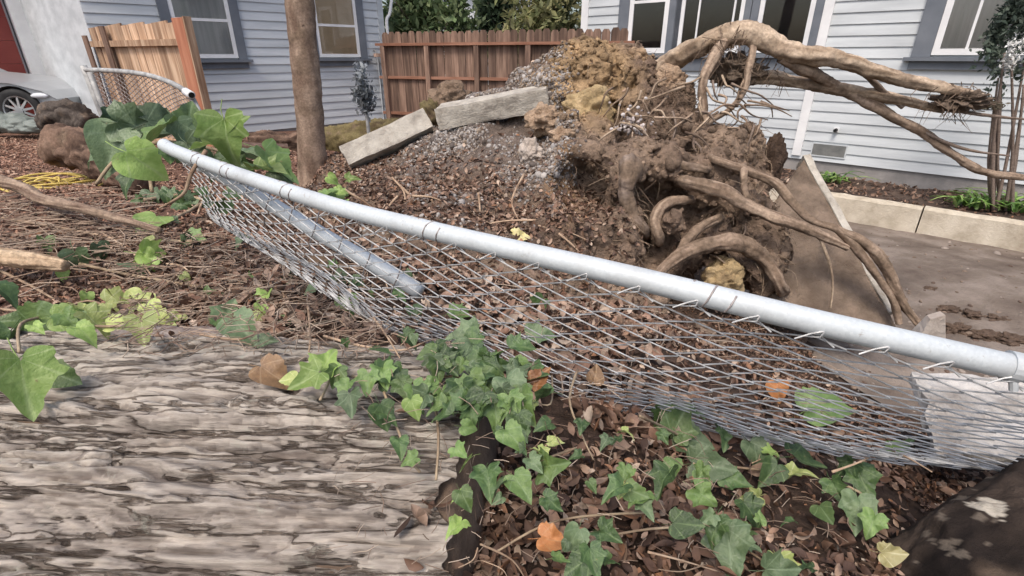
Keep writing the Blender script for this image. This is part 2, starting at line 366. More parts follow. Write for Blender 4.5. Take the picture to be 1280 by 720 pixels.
def terr(x, y, detail=True):
    x = np.asarray(x, float); y = np.asarray(y, float); s = 0; w = 0
    for cx, cy, cz in CTRL:
        k = 1.0 / ((x - cx) ** 2 + (y - cy) ** 2 + .03) ** 1.7
        s = s + k * cz; w = w + k
    z = s / w
    if detail:
        p = np.stack([x, y, np.zeros_like(x)], -1); fade = np.clip((z - .05) / .3, .12, 1)
        z = z + fade * (.035 * fbm(p * 2.2, 4, 5) + .014 * fbm(p * 11, 3, 9))
    return z
def axis(lo, hi, dlo, dhi, step, grow=1.25):
    a = list(np.arange(dlo, dhi + 1e-6, step)); s = step; q = a[-1]
    while q < hi: s *= grow; q += s; a.append(q)
    s = step; q = a[0]
    while q > lo: s *= grow; q -= s; a.insert(0, q)
    return np.array(a)
gx, gy = axis(-250, 250, -3.2, 2.6, .03), axis(-120, 400, -.1, 4.2, .03)
XX, YY = np.meshgrid(gx, gy, indexing='ij'); ZZ = terr(XX, YY)
nx, ny = XX.shape; ii = np.arange(nx * ny).reshape(nx, ny)
quads = np.stack([ii[:-1, :-1], ii[1:, :-1], ii[1:, 1:], ii[:-1, 1:]], -1).reshape(-1, 4)
pv = np.stack([XX, YY, ZZ], -1).reshape(-1, 3)
mul = np.clip((-.9 - pv[:, 0]) / .8 + .4 * fbm(pv * 1.5, 3, 3), 0, 1)[:, None]
gcol = np.array((.095, .065, .05)) * (1 - mul) + np.array((.19, .11, .08)) * mul
gcol = gcol * (1 + .5 * fbm(pv * 4, 3, 4))[:, None]
ground = obj('ground', mesh_np('ground', pv, quads, M['ground'], gcol, True)); tag(ground, kind='structure')

# driveway: a draped sheet on the low side, from the bank's foot to the kerb
n2 = np.array((.681, .732)); d1 = np.array((.732, -.681))
ss, tt = np.linspace(3.0, 6.83, 90), np.linspace(-8, 9, 260)
S_, T_ = np.meshgrid(ss, tt, indexing='ij'); dxx = n2[0] * S_ + d1[0] * T_; dyy = n2[1] * S_ + d1[1] * T_
dz = terr(dxx, dyy); P3 = np.stack([dxx, dyy, dz * 0], -1)
dzz = np.where(dz < .15 + .06 * fbm(P3 * 2, 3, 22), np.maximum(dz, 0) + .006 + .016 * (fbm(P3 * 5, 3, 21) + .5), dz - .05)
dv = np.stack([dxx, dyy, dzz], -1).reshape(-1, 3); q = np.arange(dv.shape[0]).reshape(S_.shape)
dq = np.stack([q[:-1, :-1], q[:-1, 1:], q[1:, 1:], q[1:, :-1]], -1).reshape(-1, 4)
tag(obj('driveway', mesh_np('driveway', dv, dq, M['drive'], None, True)), kind='structure')
# planting bed between kerb and house
g = G(); tb = np.linspace(-9, 8, 120); sb = np.linspace(6.9, 8.05, 14)
A_, B_ = np.meshgrid(sb, tb, indexing='ij'); bx_, by_ = n2[0] * A_ + d1[0] * B_, n2[1] * A_ + d1[1] * B_
bz = .275 + .05 * fbm(np.stack([bx_, by_, bx_ * 0], -1) * 3, 4, 31)
bv = np.stack([bx_, by_, bz], -1).reshape(-1, 3); q = np.arange(len(bv)).reshape(A_.shape)
tag(obj('planting_bed', mesh_np('planting_bed', bv, np.stack([q[:-1, :-1], q[:-1, 1:], q[1:, 1:], q[1:, :-1]], -1).reshape(-1, 4), M['bed'], None, True)), kind='structure')

# ------------------------------------------------------------------ houses
LH, LA = (-2.53, 11.1), math.radians(47.07)
RH, RA = (4.87, 6.4), math.atan2(-.681, .732)
def siding_mesh(L, expo, mat, name='siding_board'):
    h = expo + .02
    v = [(0, -.026, 0), (L, -.026, 0), (L, 0, 0), (0, 0, 0), (0, -.008, h), (L, -.008, h), (L, 0, h), (0, 0, h)]
    return G().hexa(v).mesh(name, mat)
def window(root, x0, x1, z0, z1, fw, kind, mullions=(), midrail=None, tw=.13, trim_sides=(1, 1), sill=True, apron=.09, sillx=(.06, .06)):
    """x0..x1, z0..z1: outside of the white sash; trim stands round it"""
    f = G(); y0, y1 = -.060, .0
    if trim_sides[0]: f.box((x0 - tw, y0, z0 - .02), (x0 - .002, y1, z1 + tw))
    if trim_sides[1]: f.box((x1 + .002, y0, z0 - .02), (x1 + tw, y1, z1 + tw))
    f.box((x0, y0, z1 + .002), (x1, y1, z1 + tw - .003))
    fr = part('window', f, M['trim'], root, False)
    s = G(); ya, yb = -.052, -.029
    s.box((x0, ya, z0), (x0 + fw, yb, z1)); s.box((x1 - fw, ya, z0), (x1, yb, z1))
    s.box((x0 + fw, ya, z0), (x1 - fw, yb, z0 + fw)); s.box((x0 + fw, ya, z1 - fw), (x1 - fw, yb, z1))
    if midrail: s.box((x0 + fw, ya + .003, midrail - .02), (x1 - fw, yb, midrail + .02))
    part('sash', s, M['white'], fr, False)
    for mx in mullions: part('mullion', G().box((mx - .013, ya + .004, z0 + fw), (mx + .013, yb, z1 - fw)), M['white'], fr, False)
    part('pane', G().box((x0 + fw - .004, -.040, z0 + fw - .004), (x1 - fw + .004, -.037, z1 - fw + .004)), M['glass'], fr, False)
    part('curtain', G().box((x0 + .006, -.0315, z0 + .006), (x1 - .006, -.0275, z1 - .006)), M[kind], fr, False)
    if sill:
        part('sill', G().box((x0 - tw - sillx[0], -.11, z0 - .062), (x1 + tw + sillx[1], 0, z0 - .022)), M['trim'], fr, False)
        if apron: part('apron', G().box((x0 - tw + .0, -.056, z0 - .062 - apron), (x1 + tw, 0, z0 - .064)), M['trim'], fr, False)
    return fr
def house(name, label, loc, ang, x0, x1, depth, zb, ztop, expo, mat, zf):
    root = thing(name, label, 'house', (loc[0], loc[1], 0), ang)
    part('wall', G().box((x0 + .01, .003, zb + .02), (x1 - .01, depth, ztop)), mat, root, False)
    m = siding_mesh(x1 - x0, expo, mat); z = zb
    while z < ztop - .05:
        obj('siding_board', m, root, (x0, 0, z)); z += expo
    part('foundation', G().box((x0 + .02, .001, zf), (x1 - .02, depth - .02, zb + .015)), M['found'], root, False)
    o = .45; xa, xb, ya, yb, zt = x0 - o, x1 + o, -o, depth + o, ztop
    ym = depth / 2; g = G()
    g.hexa([(xa, ya, zt), (xb, ya, zt), (xb, yb, zt), (xa, yb, zt), (xa + 2.2, ym - .05, zt + 1.7), (xb - 2.2, ym - .05, zt + 1.7), (xb - 2.2, ym + .05, zt + 1.7), (xa + 2.2, ym + .05, zt + 1.7)])
    part('roof', g, M['roof'], root, False)
    return root
lh = house('grey_house', 'grey clapboard house behind the young tree, left of the brown fence', LH, LA, -4.65, 0.02, 6, .575, 3.75, .131, M['siding'], .2)
window(lh, -3.625, -2.79, 1.72, 3.1, .055, 'curtain_grey', midrail=2.25, tw=.14)
window(lh, -1.39, -.55, 1.73, 3.1, .055, 'curtain_beige', midrail=2.25, tw=.15)
part('corner_board', G().box((-.07, -.034, .57), (.05, .0, 3.74)), M['siding_light'], lh, False)
part('plank', G().box((-.31, -.20, 1.735), (.27, -.12, 1.795)), M['plank'], lh, False)
part('spigot', G().tube([(-.24, 0, 1.85), (-.24, -.08, 1.85), (-.24, -.09, 1.78)], .014, 6), M['galv_old'], lh, False)
part('downspout', G().tube([(.10, -.06, 2.05), (.10, -.06, 2.38), (.19, -.06, 2.52), (.30, -.06, 3.0), (.30, -.06, 3.7)], .03, 8, 4), M['white'], lh, False)
part('conduit', G().tube([(-.17, -.035, .5), (-.17, -.035, 1.73)], .012, 6), M['siding'], lh, False)

rh = house('pale_house', 'pale grey clapboard house with slate window trim behind the roots', RH, RA, -4.95, 6.5, 6, .455, 3.7, .127, M['siding_light'], .0)
# bay with three windows, trim joined
window(rh, -4.08, -3.40, 1.79, 2.95, .075, 'dark_room', midrail=2.51, tw=.19, sillx=(-.02, 0), apron=.18)
window(rh, -3.205, -2.28, 1.79, 2.95, .055, 'dark_room', mullions=(-2.93, -2.42), tw=.09, sill=True, sillx=(.012, .012), apron=.18)
window(rh, -2.08, -1.40, 1.79, 2.95, .06, 'dark_room', tw=.1, sillx=(-.005, .04), apron=.18, trim_sides=(1, 1))
part('corner_board', G().box((-1.30, -.05, .5), (-1.19, 0, 3.69)), M['white'], rh, False)
part('corner_board', G().box((-5.02, -.034, .45), (-4.88, 0, 3.69)), M['white'], rh, False)
window(rh, -.08, 1.15, 1.76, 2.95, .065, 'curtain_grey', mullions=(.22, .46), tw=.185, apron=.09)
vt = part('vent', G().box((-1.075, -.034, .675), (-.655, 0, .69)).box((-1.075, -.034, .515), (-.655, 0, .53)).box((-1.075, -.034, .53), (-1.06, 0, .675)).box((-.67, -.034, .53), (-.655, 0, .675)), M['siding_light'], rh, False)
part('vent_screen', G().box((-1.06, -.031, .53), (-.67, -.02, .675)), M['ventgrey'], vt, False)
sp = part('hose_bib', G().box((-.865, -.036, .84), (-.805, 0, .90)), M['white'], rh, False)
part('spout', G().tube([(-.835, -.03, .87), (-.835, -.10, .868)], .022, 8), M['tarplug'], sp, False)

# pale concrete kerb: two cast lengths with a crumbled joint
def kerb_piece(t0, t1, label, seed):
    n = 60; g = G(); ts = np.linspace(t0, t1, n); prof = [(6.80, -.05), (6.80, .27), (6.815, .295), (6.90, .295), (6.90, -.05)]
    V = []
    for i, t in enumerate(ts):
        for s_, z_ in prof:
            V.append((n2[0] * s_ + d1[0] * t, n2[1] * s_ + d1[1] * t, z_))
    V = np.array(V); V[:, :2] += (.006 * fbm(V * 9, 3, seed))[:, None] * n2; V[:, 2] += np.where(V[:, 2] > .1, .012 * fbm(V * 7, 3, seed + 1), 0)
    k = len(prof); f = [(i * k + j, (i + 1) * k + j, (i + 1) * k + j + 1, i * k + j + 1) for i in range(n - 1) for j in range(k - 1)]
    f += [tuple(range(k))[::-1], tuple((n - 1) * k + j for j in range(k))]
    return single('kerb', g.add(V, f), M['kerb'], label, 'kerb', group='cast kerb lengths along the bed')
tj = float(np.dot((4.37, 5.296), d1))
kerb_piece(tj - 5.5, tj - .007, 'cream concrete kerb length left of the joint, towards the tilted slab', 41)
kerb_piece(tj + .007, tj + 5.0, 'cream concrete kerb length right of the joint, below the strap leaved plants', 44)

# white garage far left
wg = thing('white_garage', 'white stucco garage with red brown door, far left behind the car', 'garage', (-9.5, 11.0, 0), LA)
part('wall', G().box((0, 0, .3), (5.2, 5, 4.2)), M['stucco'], wg, False)
part('corner_board', G().box((-.02, -.06, .3), (.42, -.002, 4.19)), M['white'], wg, False)
part('side_wall', G().box((-6, .4, .3), (-.022, 5, 4.2)), M['stucco'], wg, False)
for k in range(6): part('door_panel', G().box((-4.2, .34, .35 + k * .42), (-.06, .398, .765 + k * .42)), M['reddoor'], wg, False)
part('roof', G().hexa([(-6.3, -.4, 4.2), (5.5, -.4, 4.2), (5.5, 5.4, 4.2), (-6.3, 5.4, 4.2), (-4, 2.4, 5.2), (3, 2.4, 5.2), (3, 2.6, 5.2), (-4, 2.6, 5.2)]), M['roof'], wg, False)

# ------------------------------------------------------------------ back fence between the houses
fa, fb = np.array((-2.46, 10.75)), np.array((1.86, 9.12)); fd = fb - fa; FL = np.linalg.norm(fd); fang = math.atan2(fd[1], fd[0])
bf = thing('wooden_fence', 'dark red brown board fence running between the two houses', 'fence', (fa[0], fa[1], 0), fang)
NB = 32; bw = FL / NB; bms = []
for k in range(4):
    w = bw - .006
    v = []
    for y_ in (0, .018):
        v += [(0, y_, 0), (w, y_, 0), (w, y_, 1.71), (w * .78, y_, 1.76), (w * .22, y_, 1.76), (0, y_, 1.71)]
    f = [(0, 1, 2, 3, 4, 5), (11, 10, 9, 8, 7, 6)] + [(i, i + 6, (i + 1) % 6 + 6, (i + 1) % 6) for i in range(6)]
    bms.append(G().add(v, f).mesh('fence_board', M['redwood']))
for i in range(NB):
    o = obj('fence_board', bms[i % 4], bf, (i * bw + .003, random.uniform(0, .006), .40 + random.uniform(-.012, .012))); o.rotation_euler = (0, random.uniform(-.006, .006), 0)
for z, hgt, dep in ((1.925, .045, .09), (1.35, .05, .045), (.70, .05, .045)):
    part('fence_rail', G().box((-.1, -.005 - dep, z), (FL + .12, -.002, z + hgt)), M['redwood_rail'], bf, False)
for x in (.04, .98, 1.98, 2.95, FL - .06):
    part('fence_post', G().box((x - .045, -.088, .2), (x + .045, -.006, 1.92)), M['redwood'], bf, False)

# ------------------------------------------------------------------ trees and buildings beyond the fence
def leafcloud(n, ctr, r, size, cols, seed, flat=1.0, clump=14):
    rng = np.random.default_rng(seed)
    cc = rng.normal(size=(clump, 3)); cc /= np.linalg.norm(cc, axis=1)[:, None]; cc *= rng.uniform(.35, .95, (clump, 1))
    idx = rng.integers(0, clump, n); p = cc[idx] + rng.normal(size=(n, 3)) * .21
    tone = rng.uniform(.55, 1.4, clump)[idx]
    p = np.asarray(ctr) + p * np.asarray(r)
    d = rng.normal(size=(n, 3)); d /= np.linalg.norm(d, axis=1)[:, None]; e = np.cross(d, rng.normal(size=(n, 3))); e /= np.linalg.norm(e, axis=1)[:, None]
    s = size * rng.uniform(.6, 1.4, (n, 1)); v = np.stack([p - d * s, p + e * s * .45, p + d * s, p - e * s * .45], 1).reshape(-1, 3)
    f = np.arange(4 * n).reshape(n, 4); base = np.array(cols)[rng.integers(0, len(cols), n)] * tone[:, None] * rng.uniform(.7, 1.3, (n, 1))
    return v, f, np.repeat(base, 4, 0)
def tree(name, label, base, hgt, r, cols, seed, n=5000, leaf=.09, group='trees beyond the fence', crown_z=.62):
    root = thing(name, label, 'tree', base, 0, group); b = np.array(base, float)
    g = G(); top = b + (.1, .1, hgt * .8)
    g.tube([b - (0, 0, .2), b + (.03, .02, hgt * .3), b + (-.04, .05, hgt * .6), top], [.13, .10, .07, .02], 8, 4, .2)
    for k in range(7):
        a = seed + k * 2.4; s0 = b + (0, 0, hgt * (.3 + .07 * k)); g.tube([s0, s0 + (math.cos(a) * r * .5, math.sin(a) * r * .5, .35), s0 + (math.cos(a) * r * .85, math.sin(a) * r * .85, .75)], [.05, .03, .01], 5, 3)
    part('trunk', g, M['trunkgrey'], root, smooth=True)
    v, f, c = leafcloud(n, b + (0, 0, hgt * crown_z), (r, r, hgt * .42), leaf, cols, seed, clump=26)
    obj('crown', mesh_np('crown', v - b, f, M['foliage'], c), root)
GR = [(.16, .22, .10), (.22, .27, .13), (.11, .16, .07)]; OL = [(.30, .30, .14), (.36, .34, .17), (.21, .23, .10)]; DK = [(.035, .055, .03), (.05, .075, .035)]
tree('bushy_tree', 'dark green bushy tree beyond the fence, beside the white downspout', (-1.95, 13.2, .4), 3.4, 1.0, GR, 3, 4200)
tree('bushy_tree', 'olive green tree beyond the fence, against the pale house', (.75, 12.6, .4), 3.3, .85, OL, 8, 3800)
tree('bushy_tree', 'olive toned shrub tree right of the dark evergreen', (.02, 13.4, .4), 1.95, .5, OL, 9, 1800)
tree('evergreen_tree', 'dark evergreen in the gap between the olive trees and roof', (-.42, 16.5, .4), 4.4, .62, DK, 12, 4500)
nb = thing('neighbour_house', 'white house with low grey roof glimpsed beyond the fence', 'house', (-1.6, 19.5, .3), 0)
part('wall', G().box((-1.2, 0, 0), (3.0, 5, 3.6)), M['white'], nb, False)
part('roof', G().hexa([(-1.4, -.5, 3.6), (3.2, -.5, 3.6), (3.2, 5.5, 3.6), (-1.4, 5.5, 3.6), (-1.4, 2.4, 5.2), (3.2, 2.4, 5.2), (3.2, 2.6, 5.2), (-1.4, 2.6, 5.2)]), M['roof'], nb, False)
part('porch_roof', G().hexa([(-.6, -3.2, 1.95), (1.0, -3.2, 1.75), (1.0, -.02, 1.75), (-.6, -.02, 1.95), (-.6, -3.2, 2.05), (1.0, -3.2, 1.83), (1.0, -.02, 2.5), (-.6, -.02, 2.6)]), M['roof'], nb, False)
for x in (-.5, .9): part('porch_post', G().box((x - .06, -3.0, 0), (x + .06, -2.88, 1.76)), M['white'], nb, False)
part('window', G().box((1.3, -.04, 1.2), (2.2, -.001, 2.6)), M['trim'], nb, False)
part('door', G().box((.1, -.04, 0), (1.0, -.001, 2.1)), M['trim'], nb, False)

# ------------------------------------------------------------------ car, far left
def car():
    c = at(28, 138, 8.6); gz = c[2] - .33
    root = thing('parked_car', 'silver car at the left edge, only front wheel and wing showing', 'car', (c[0], c[1], gz), math.radians(9))
    # own space: x forward (to the right in the photo), y away, wheel centre of the near front wheel at (0,0,.33)
    prof = [(-3.5, .30), (-3.55, .62), (-3.45, .86), (-2.9, .93), (-2.3, 1.36), (-2.0, 1.40), (-1.15, .86), (.0, .735), (.42, .62), (.60, .50), (.58, .26), (.36, .24)]
    arch = [(.37 * math.cos(a), .33 + .37 * math.sin(a)) for a in np.linspace(.15, math.pi - .15, 11)]
    arch2 = [(-2.62 + .37 * math.cos(a), .33 + .37 * math.sin(a)) for a in np.linspace(.15, math.pi - .15, 11)]
    out = prof + arch + arch2; n = len(out); V = []
    for y_, ins in ((-.05, .0), (-.09, .0), (1.75, .0), (1.71, .0)):
        for (x_, z_) in out:
            tum = max(0, z_ - .9) * .38; yy = y_ + tum if y_ < .5 else y_ - tum
            V.append((x_ * (1 if y_ not in (-.09, 1.75) else .995), yy, z_))
    f = []
    for L_ in range(3):
        for i in range(n):
            j = (i + 1) % n; f.append((L_ * n + i, L_ * n + j, (L_ + 1) * n + j, (L_ + 1) * n + i))
    f.append(tuple(range(n))); f.append(tuple(3 * n + i for i in range(n))[::-1])
    g = G().add(V, f); body = part('body', g, M['car'], root, False)
    part('side_window', G().hexa([(-2.35, .00, .98), (-1.45, .00, .98), (-1.45, .03, .98), (-2.35, .03, .98), (-2.15, .085, 1.30), (-2.0, .085, 1.33), (-2.0, .115, 1.33), (-2.15, .115, 1.30)]), M['dark_room'], root, False)
    part('headlight', G().blob((.36, -.06, .55), (.13, .05, .045), 2, .05), M['lamp'], root, False, True)
    part('bumper', G().box((.40, -.09, .25), (.60, -.03, .42)), M['car'], root, False)
    for wx in (0, -2.62):
        for wy in (-.06, 1.70):
            w = G(); a = np.linspace(0, 2 * math.pi, 28, endpoint=False)
            rings = [(.22, -.01), (.27, -.03), (.315, -.02), (.33, .02), (.33, .15), (.30, .19), (.22, .19)]
            V = [(wx + r_ * math.cos(q), wy + y_, .33 + r_ * math.sin(q)) for r_, y_ in rings for q in a]; k = 28
            f = [(i * k + j, i * k + (j + 1) % k, (i + 1) * k + (j + 1) % k, (i + 1) * k + j) for i in range(len(rings) - 1) for j in range(k)]
            wo = part('wheel', w.add(V, f), M['tyre'], root, False, True)
            r = G()
            V = [(wx + r_ * math.cos(q), wy + y_, .33 + r_ * math.sin(q)) for r_, y_ in [(.225, -.012), (.205, -.004), (.20, .10)] for q in a]
            r.add(V, [(i * k + j, i * k + (j + 1) % k, (i + 1) * k + (j + 1) % k, (i + 1) * k + j) for i in range(2) for j in range(k)])
            for s_ in range(10):
                b_ = s_ * math.pi / 5 + .2; ca, sa = math.cos(b_), math.sin(b_)
                r.hexa([(wx + rr * ca - ww * sa, wy + y_, .33 + rr * sa + ww * ca) for y_ in (.004, .03) for rr, ww in ((.04, -.02), (.205, -.012), (.205, .012), (.04, .02))])
            r.tube([(wx, wy - .006, .33), (wx, wy + .05, .33)], .05, 12)
            part('rim', r, M['alloy'], wo, False)
    return root
car()
# grey-green plastic cover lying against the wheel
g = G(); c = at(12, 162, 7.9)
for k in range(5): g.blob(c + (-.45 + k * .24, random.uniform(-.08, .08), .10 - .01 * k), (.24, .22, .17 - .015 * k), 3, .35, 2.2, k)
single('plastic_cover', g, M['tarp'], 'crumpled grey green plastic cover lying in front of the car wheel', 'cover', smooth=True)

# ------------------------------------------------------------------ leaning board panel beside the grey house
pa, pb = np.array((-5.62, 7.62)), np.array((-3.70, 6.48)); pd = pb - pa; PLn = np.linalg.norm(pd)
pf = thing('fence_panel', 'broken off bleached redwood fence panel with orange end post', 'fence panel', (pa[0], pa[1], 0), math.atan2(pd[1], pd[0]))
pf.rotation_euler = (0, 0, math.atan2(pd[1], pd[0]))
k = 12; w = (PLn - .12) / k
for i in range(k):
    v = [(0, 0, 0), (w - .008, 0, 0), (w - .008, .02, 0), (0, .02, 0), (0, 0, 1.45), (w - .008, 0, 1.45), (w - .008, .02, 1.45), (0, .02, 1.45)]
    o = obj('fence_board', G().hexa(v).mesh('fence_board', M['fence_pale']), pf, (i * w, .02, .66 + .012 * math.sin(i * 2.1) - (.02 if i < 2 else 0)))
    o.rotation_euler = (0, -.05 + .01 * math.sin(i), 0)
part('fence_rail', G().box((-.02, -.035, 1.86), (PLn - .12, .015, 1.93)), M['fence_pale'], pf, False)
part('fence_rail', G().box((-.02, -.035, .95), (PLn - .12, .015, 1.02)), M['redwood'], pf, False)
part('brace_board', G().hexa([(.42, -.055, .7), (.54, -.055, .7), (.54, -.037, .7), (.42, -.037, .7), (.38, -.055, 2.1), (.50, -.055, 2.1), (.50, -.037, 2.1), (.38, -.037, 2.1)]), M['redwood'], pf, False)
part('end_board', G().hexa([(-.10, -.05, .7), (.02, -.05, .7), (.02, -.03, .7), (-.10, -.03, .7), (-.16, -.05, 2.0), (-.04, -.05, 2.0), (-.04, -.03, 2.0), (-.16, -.03, 2.0)]), M['redwood'], pf, False)
part('end_post', G().box((PLn - .115, -.06, .55), (PLn + .10, -.02, 2.14)), M['fence_orange'], pf, False)
part('edge_strip', G().box((PLn + .103, -.058, .55), (PLn + .125, .03, 2.15)), M['fence_pale'], pf, False)

# ------------------------------------------------------------------ chain link helpers
def chain(root, top, bot, cols, rows, mat, wr, depth=.004, name='wire', knuckle=0.0, sag=None, nrm=None):
    """top, bot: functions u->point. one zigzag wire per column, interlocked with its neighbours"""
    for i in range(cols):
        pts = []
        for k in range(rows * 2 + 1):
            cidx = i - .10 + 1.20 * ((k + i) % 2); u = cidx / cols; v = k / (rows * 2)
            a, b = top(u), bot(u); p = a + (b - a) * v
            if sag is not None: p = p + sag(u, v)
            p = p + (nrm if nrm is not None else np.array((0, -1, .3))) * depth * (1 if (k + i) % 2 else -1)
            pts.append(p)
        if knuckle:
            p0 = pts[0].copy(); d = (pts[1] - pts[0]); d = d / (np.linalg.norm(d) + 1e-9); t = top(min(1, (i + 1) / cols)) - top(max(0, i / cols)); t = t / np.linalg.norm(t)
            sgn = 1 if i % 2 == 0 else -1
            pts = [p0 + t * sgn * knuckle * 1.5 - np.array((0, .3, 1)) * knuckle * .45, p0 + t * sgn * knuckle * .6 + np.array((0, 0, .1)) * knuckle, p0 + np.array((0, -.2, .55)) * knuckle] + pts
        # round the bends a little
        q = [pts[0]]
        for j in range(1, len(pts) - 1):
            q += [pts[j] * .90 + pts[j - 1] * .10, pts[j] * .90 + pts[j + 1] * .10]
        q.append(pts[-1])
        part(name, G().tube(q, wr, 5, cap=False), mat, root, smooth=True)

def pathf(pts):
    P = np.array(pts); Q, _ = spline(P, np.ones(len(P)), 12); L = np.concatenate([[0], np.cumsum(np.linalg.norm(np.diff(Q, axis=0), axis=1))]); L /= L[-1]
    return lambda u: np.array([np.interp(min(max(u, 0), 1), L, Q[:, j]) for j in range(3)])

# bent gate panel by the red fence
gp_top = [at(105, 87, 5.4), at(150, 89, 5.1), at(185, 94, 4.75), at(215, 104, 4.45), at(238, 118, 4.2)]
gt = thing('wire_gate', 'bent chain link gate panel sagging in front of the redwood panel', 'gate', (gp_top[0][0], gp_top[0][1], .78))
rl = part('top_rail', G().tube(gp_top, .021, 8, 4, cap=False), M['galv_old'], gt, smooth=True)
part('rail_end', G().tube([gp_top[-1] - (gp_top[-1] - gp_top[-2]) * .25, gp_top[-1], gp_top[-1] + (gp_top[-1] - gp_top[-2]) * .05], .030, 10), M['white'], gt, smooth=True)
e_ = gp_top[-1] + (gp_top[-1] - gp_top[-2]) * .055; part('rail_hole', G().tube([e_ - (0, 0, 0), e_ + (gp_top[-1] - gp_top[-2]) * .01], .022, 10), M['tarplug'], gt)  # solid black disc stands in for the darkness inside the open pipe
part('post', G().tube([at(104, 82, 5.4), at(122, 128, 5.4), at(131, 150, 5.4), at(136, 170, 5.4)], .030, 8), M['galv_old'], gt, smooth=True)
part('post', G().tube([at(112, 90, 5.3), at(128, 132, 5.3), at(138, 158, 5.3)], .024, 8), M['galv_old'], gt, smooth=True)
part('post', G().tube([at(238, 118, 4.25), at(250, 142, 4.2), at(262, 170, 4.15)], .022, 8), M['galv_old'], gt, smooth=True)
ft, fbm_ = pathf(gp_top), pathf([at(135, 158, 5.3), at(165, 165, 5.0), at(200, 170, 4.6), at(230, 175, 4.3), at(262, 178, 4.1)])
chain(gt, ft, fbm_, 36, 13, M['wire_old'], .0034, .006)

# ------------------------------------------------------------------ young tree
b = at(391, 236, 4.6); t1 = at(377, 0, 4.6); ax = (t1 - b) / (t1[2] - b[2])
yt = thing('young_tree', 'bare straight young tree trunk standing in front of the grey house', 'tree', tuple(b))
g = G(); hs = [-.25, 0, .12, .4, .8, 1.2, 1.6, 2.1, 2.8, 3.6]; rs = [.16, .138, .122, .115, .110, .108, .110, .108, .10, .08]
g.tube([b + ax * h + np.array((.012 * math.sin(h * 3), .012 * math.cos(h * 2.3), 0)) for h in hs], rs, 40, 22, .10, 4, seed=3, fibre=((.19, .13, .095), (.37, .275, .205)), famp=.22)
part('trunk', g, M['root'], yt, smooth=True)
for k, (a, h, l) in enumerate(((.3, 3.2, 1.5), (2.4, 3.3, 1.3), (4.3, 3.0, 1.4), (5.5, 3.55, 1.2), (1.4, 3.58, 1.6))):
    s0 = b + ax * h; e0 = s0 + np.array((math.cos(a) * l * .7, math.sin(a) * l * .7, l))
    part('limb', G().tube([s0, (s0 + e0) / 2 + (0, 0, -.08), e0], [.07, .045, .015], 8, 4, .15), M['treebark'], yt, smooth=True)
for h, a in ((1.32, -1.3), (1.28, -2.0), (.75, -1.7)):
    c = b + ax * h + .105 * np.array((math.cos(a), math.sin(a), 0)); part('knot', G().blob(c - .012 * np.array((math.cos(a), math.sin(a), 0)), (.022, .022, .028), 3, .5, seed=int(h * 10)), M['treebark'], yt, smooth=True)

# ------------------------------------------------------------------ root mound: implicit solid
def shep(ctrl, x, y, pw=2.2, eps=.01):
    s = 0; w = 0
    for cx, cy, cz in ctrl:
        k = 1 / ((x - cx) ** 2 + (y - cy) ** 2 + eps) ** pw; s = s + k * cz; w = w + k
    return s / w
MC = [at(*q) for q in ((720, 60, 3.95), (690, 72, 3.98), (660, 88, 4.0), (600, 113, 4.05), (560, 138, 4.1), (520, 152, 4.2), (470, 172, 4.4),
     (680, 140, 3.8), (620, 152, 3.85), (550, 165, 3.9), (490, 188, 3.85), (440, 206, 3.8), (640, 178, 3.5), (560, 200, 3.4), (500, 212, 3.3), (640, 230, 3.0), (560, 240, 2.85), (470, 238, 2.95),
     (650, 290, 2.38), (560, 280, 2.33), (480, 268, 2.3), (700, 312, 2.3), (440, 236, 3.1), (690, 205, 3.1), (700, 265, 2.7), (760, 330, 2.45), (790, 85, 3.9), (830, 130, 3.8))]
MC += [np.array(q) for q in ((.4, 4.5, 1.3), (-.3, 4.6, .95), (-1.0, 4.7, .8), (-1.5, 4.2, .75), (-1.6, 3.4, .72), (-1.0, 2.4, .85), (-.5, 1.9, .85), (0, 1.8, .85), (.4, 1.9, .6), (.3, 5.0, .5), (1.2, 4.6, .6), (1.2, 3.9, .9), (1.0, 2.4, .3), (1.4, 3.2, .3), (.8, 2.9, .7))]
def smin(a, b, k):
    h = np.clip(.5 + .5 * (b - a) / k, 0, 1); return b * (1 - h) + a * h - k * h * (1 - h)
def sph(P, px, py, Y, r, sc=(1, 1, 1), back=True):
    c = at(px, py, Y) + (np.array((0, r * .75, 0)) if back else 0); return (np.linalg.norm((P - c) / np.array(sc), axis=-1) - r) * min(sc)
def caps(P, a, b, r):
    ab = b - a; t = np.clip(((P - a) @ ab) / (ab @ ab), 0, 1); return np.linalg.norm(P - (a + t[..., None] * ab), axis=-1) - r
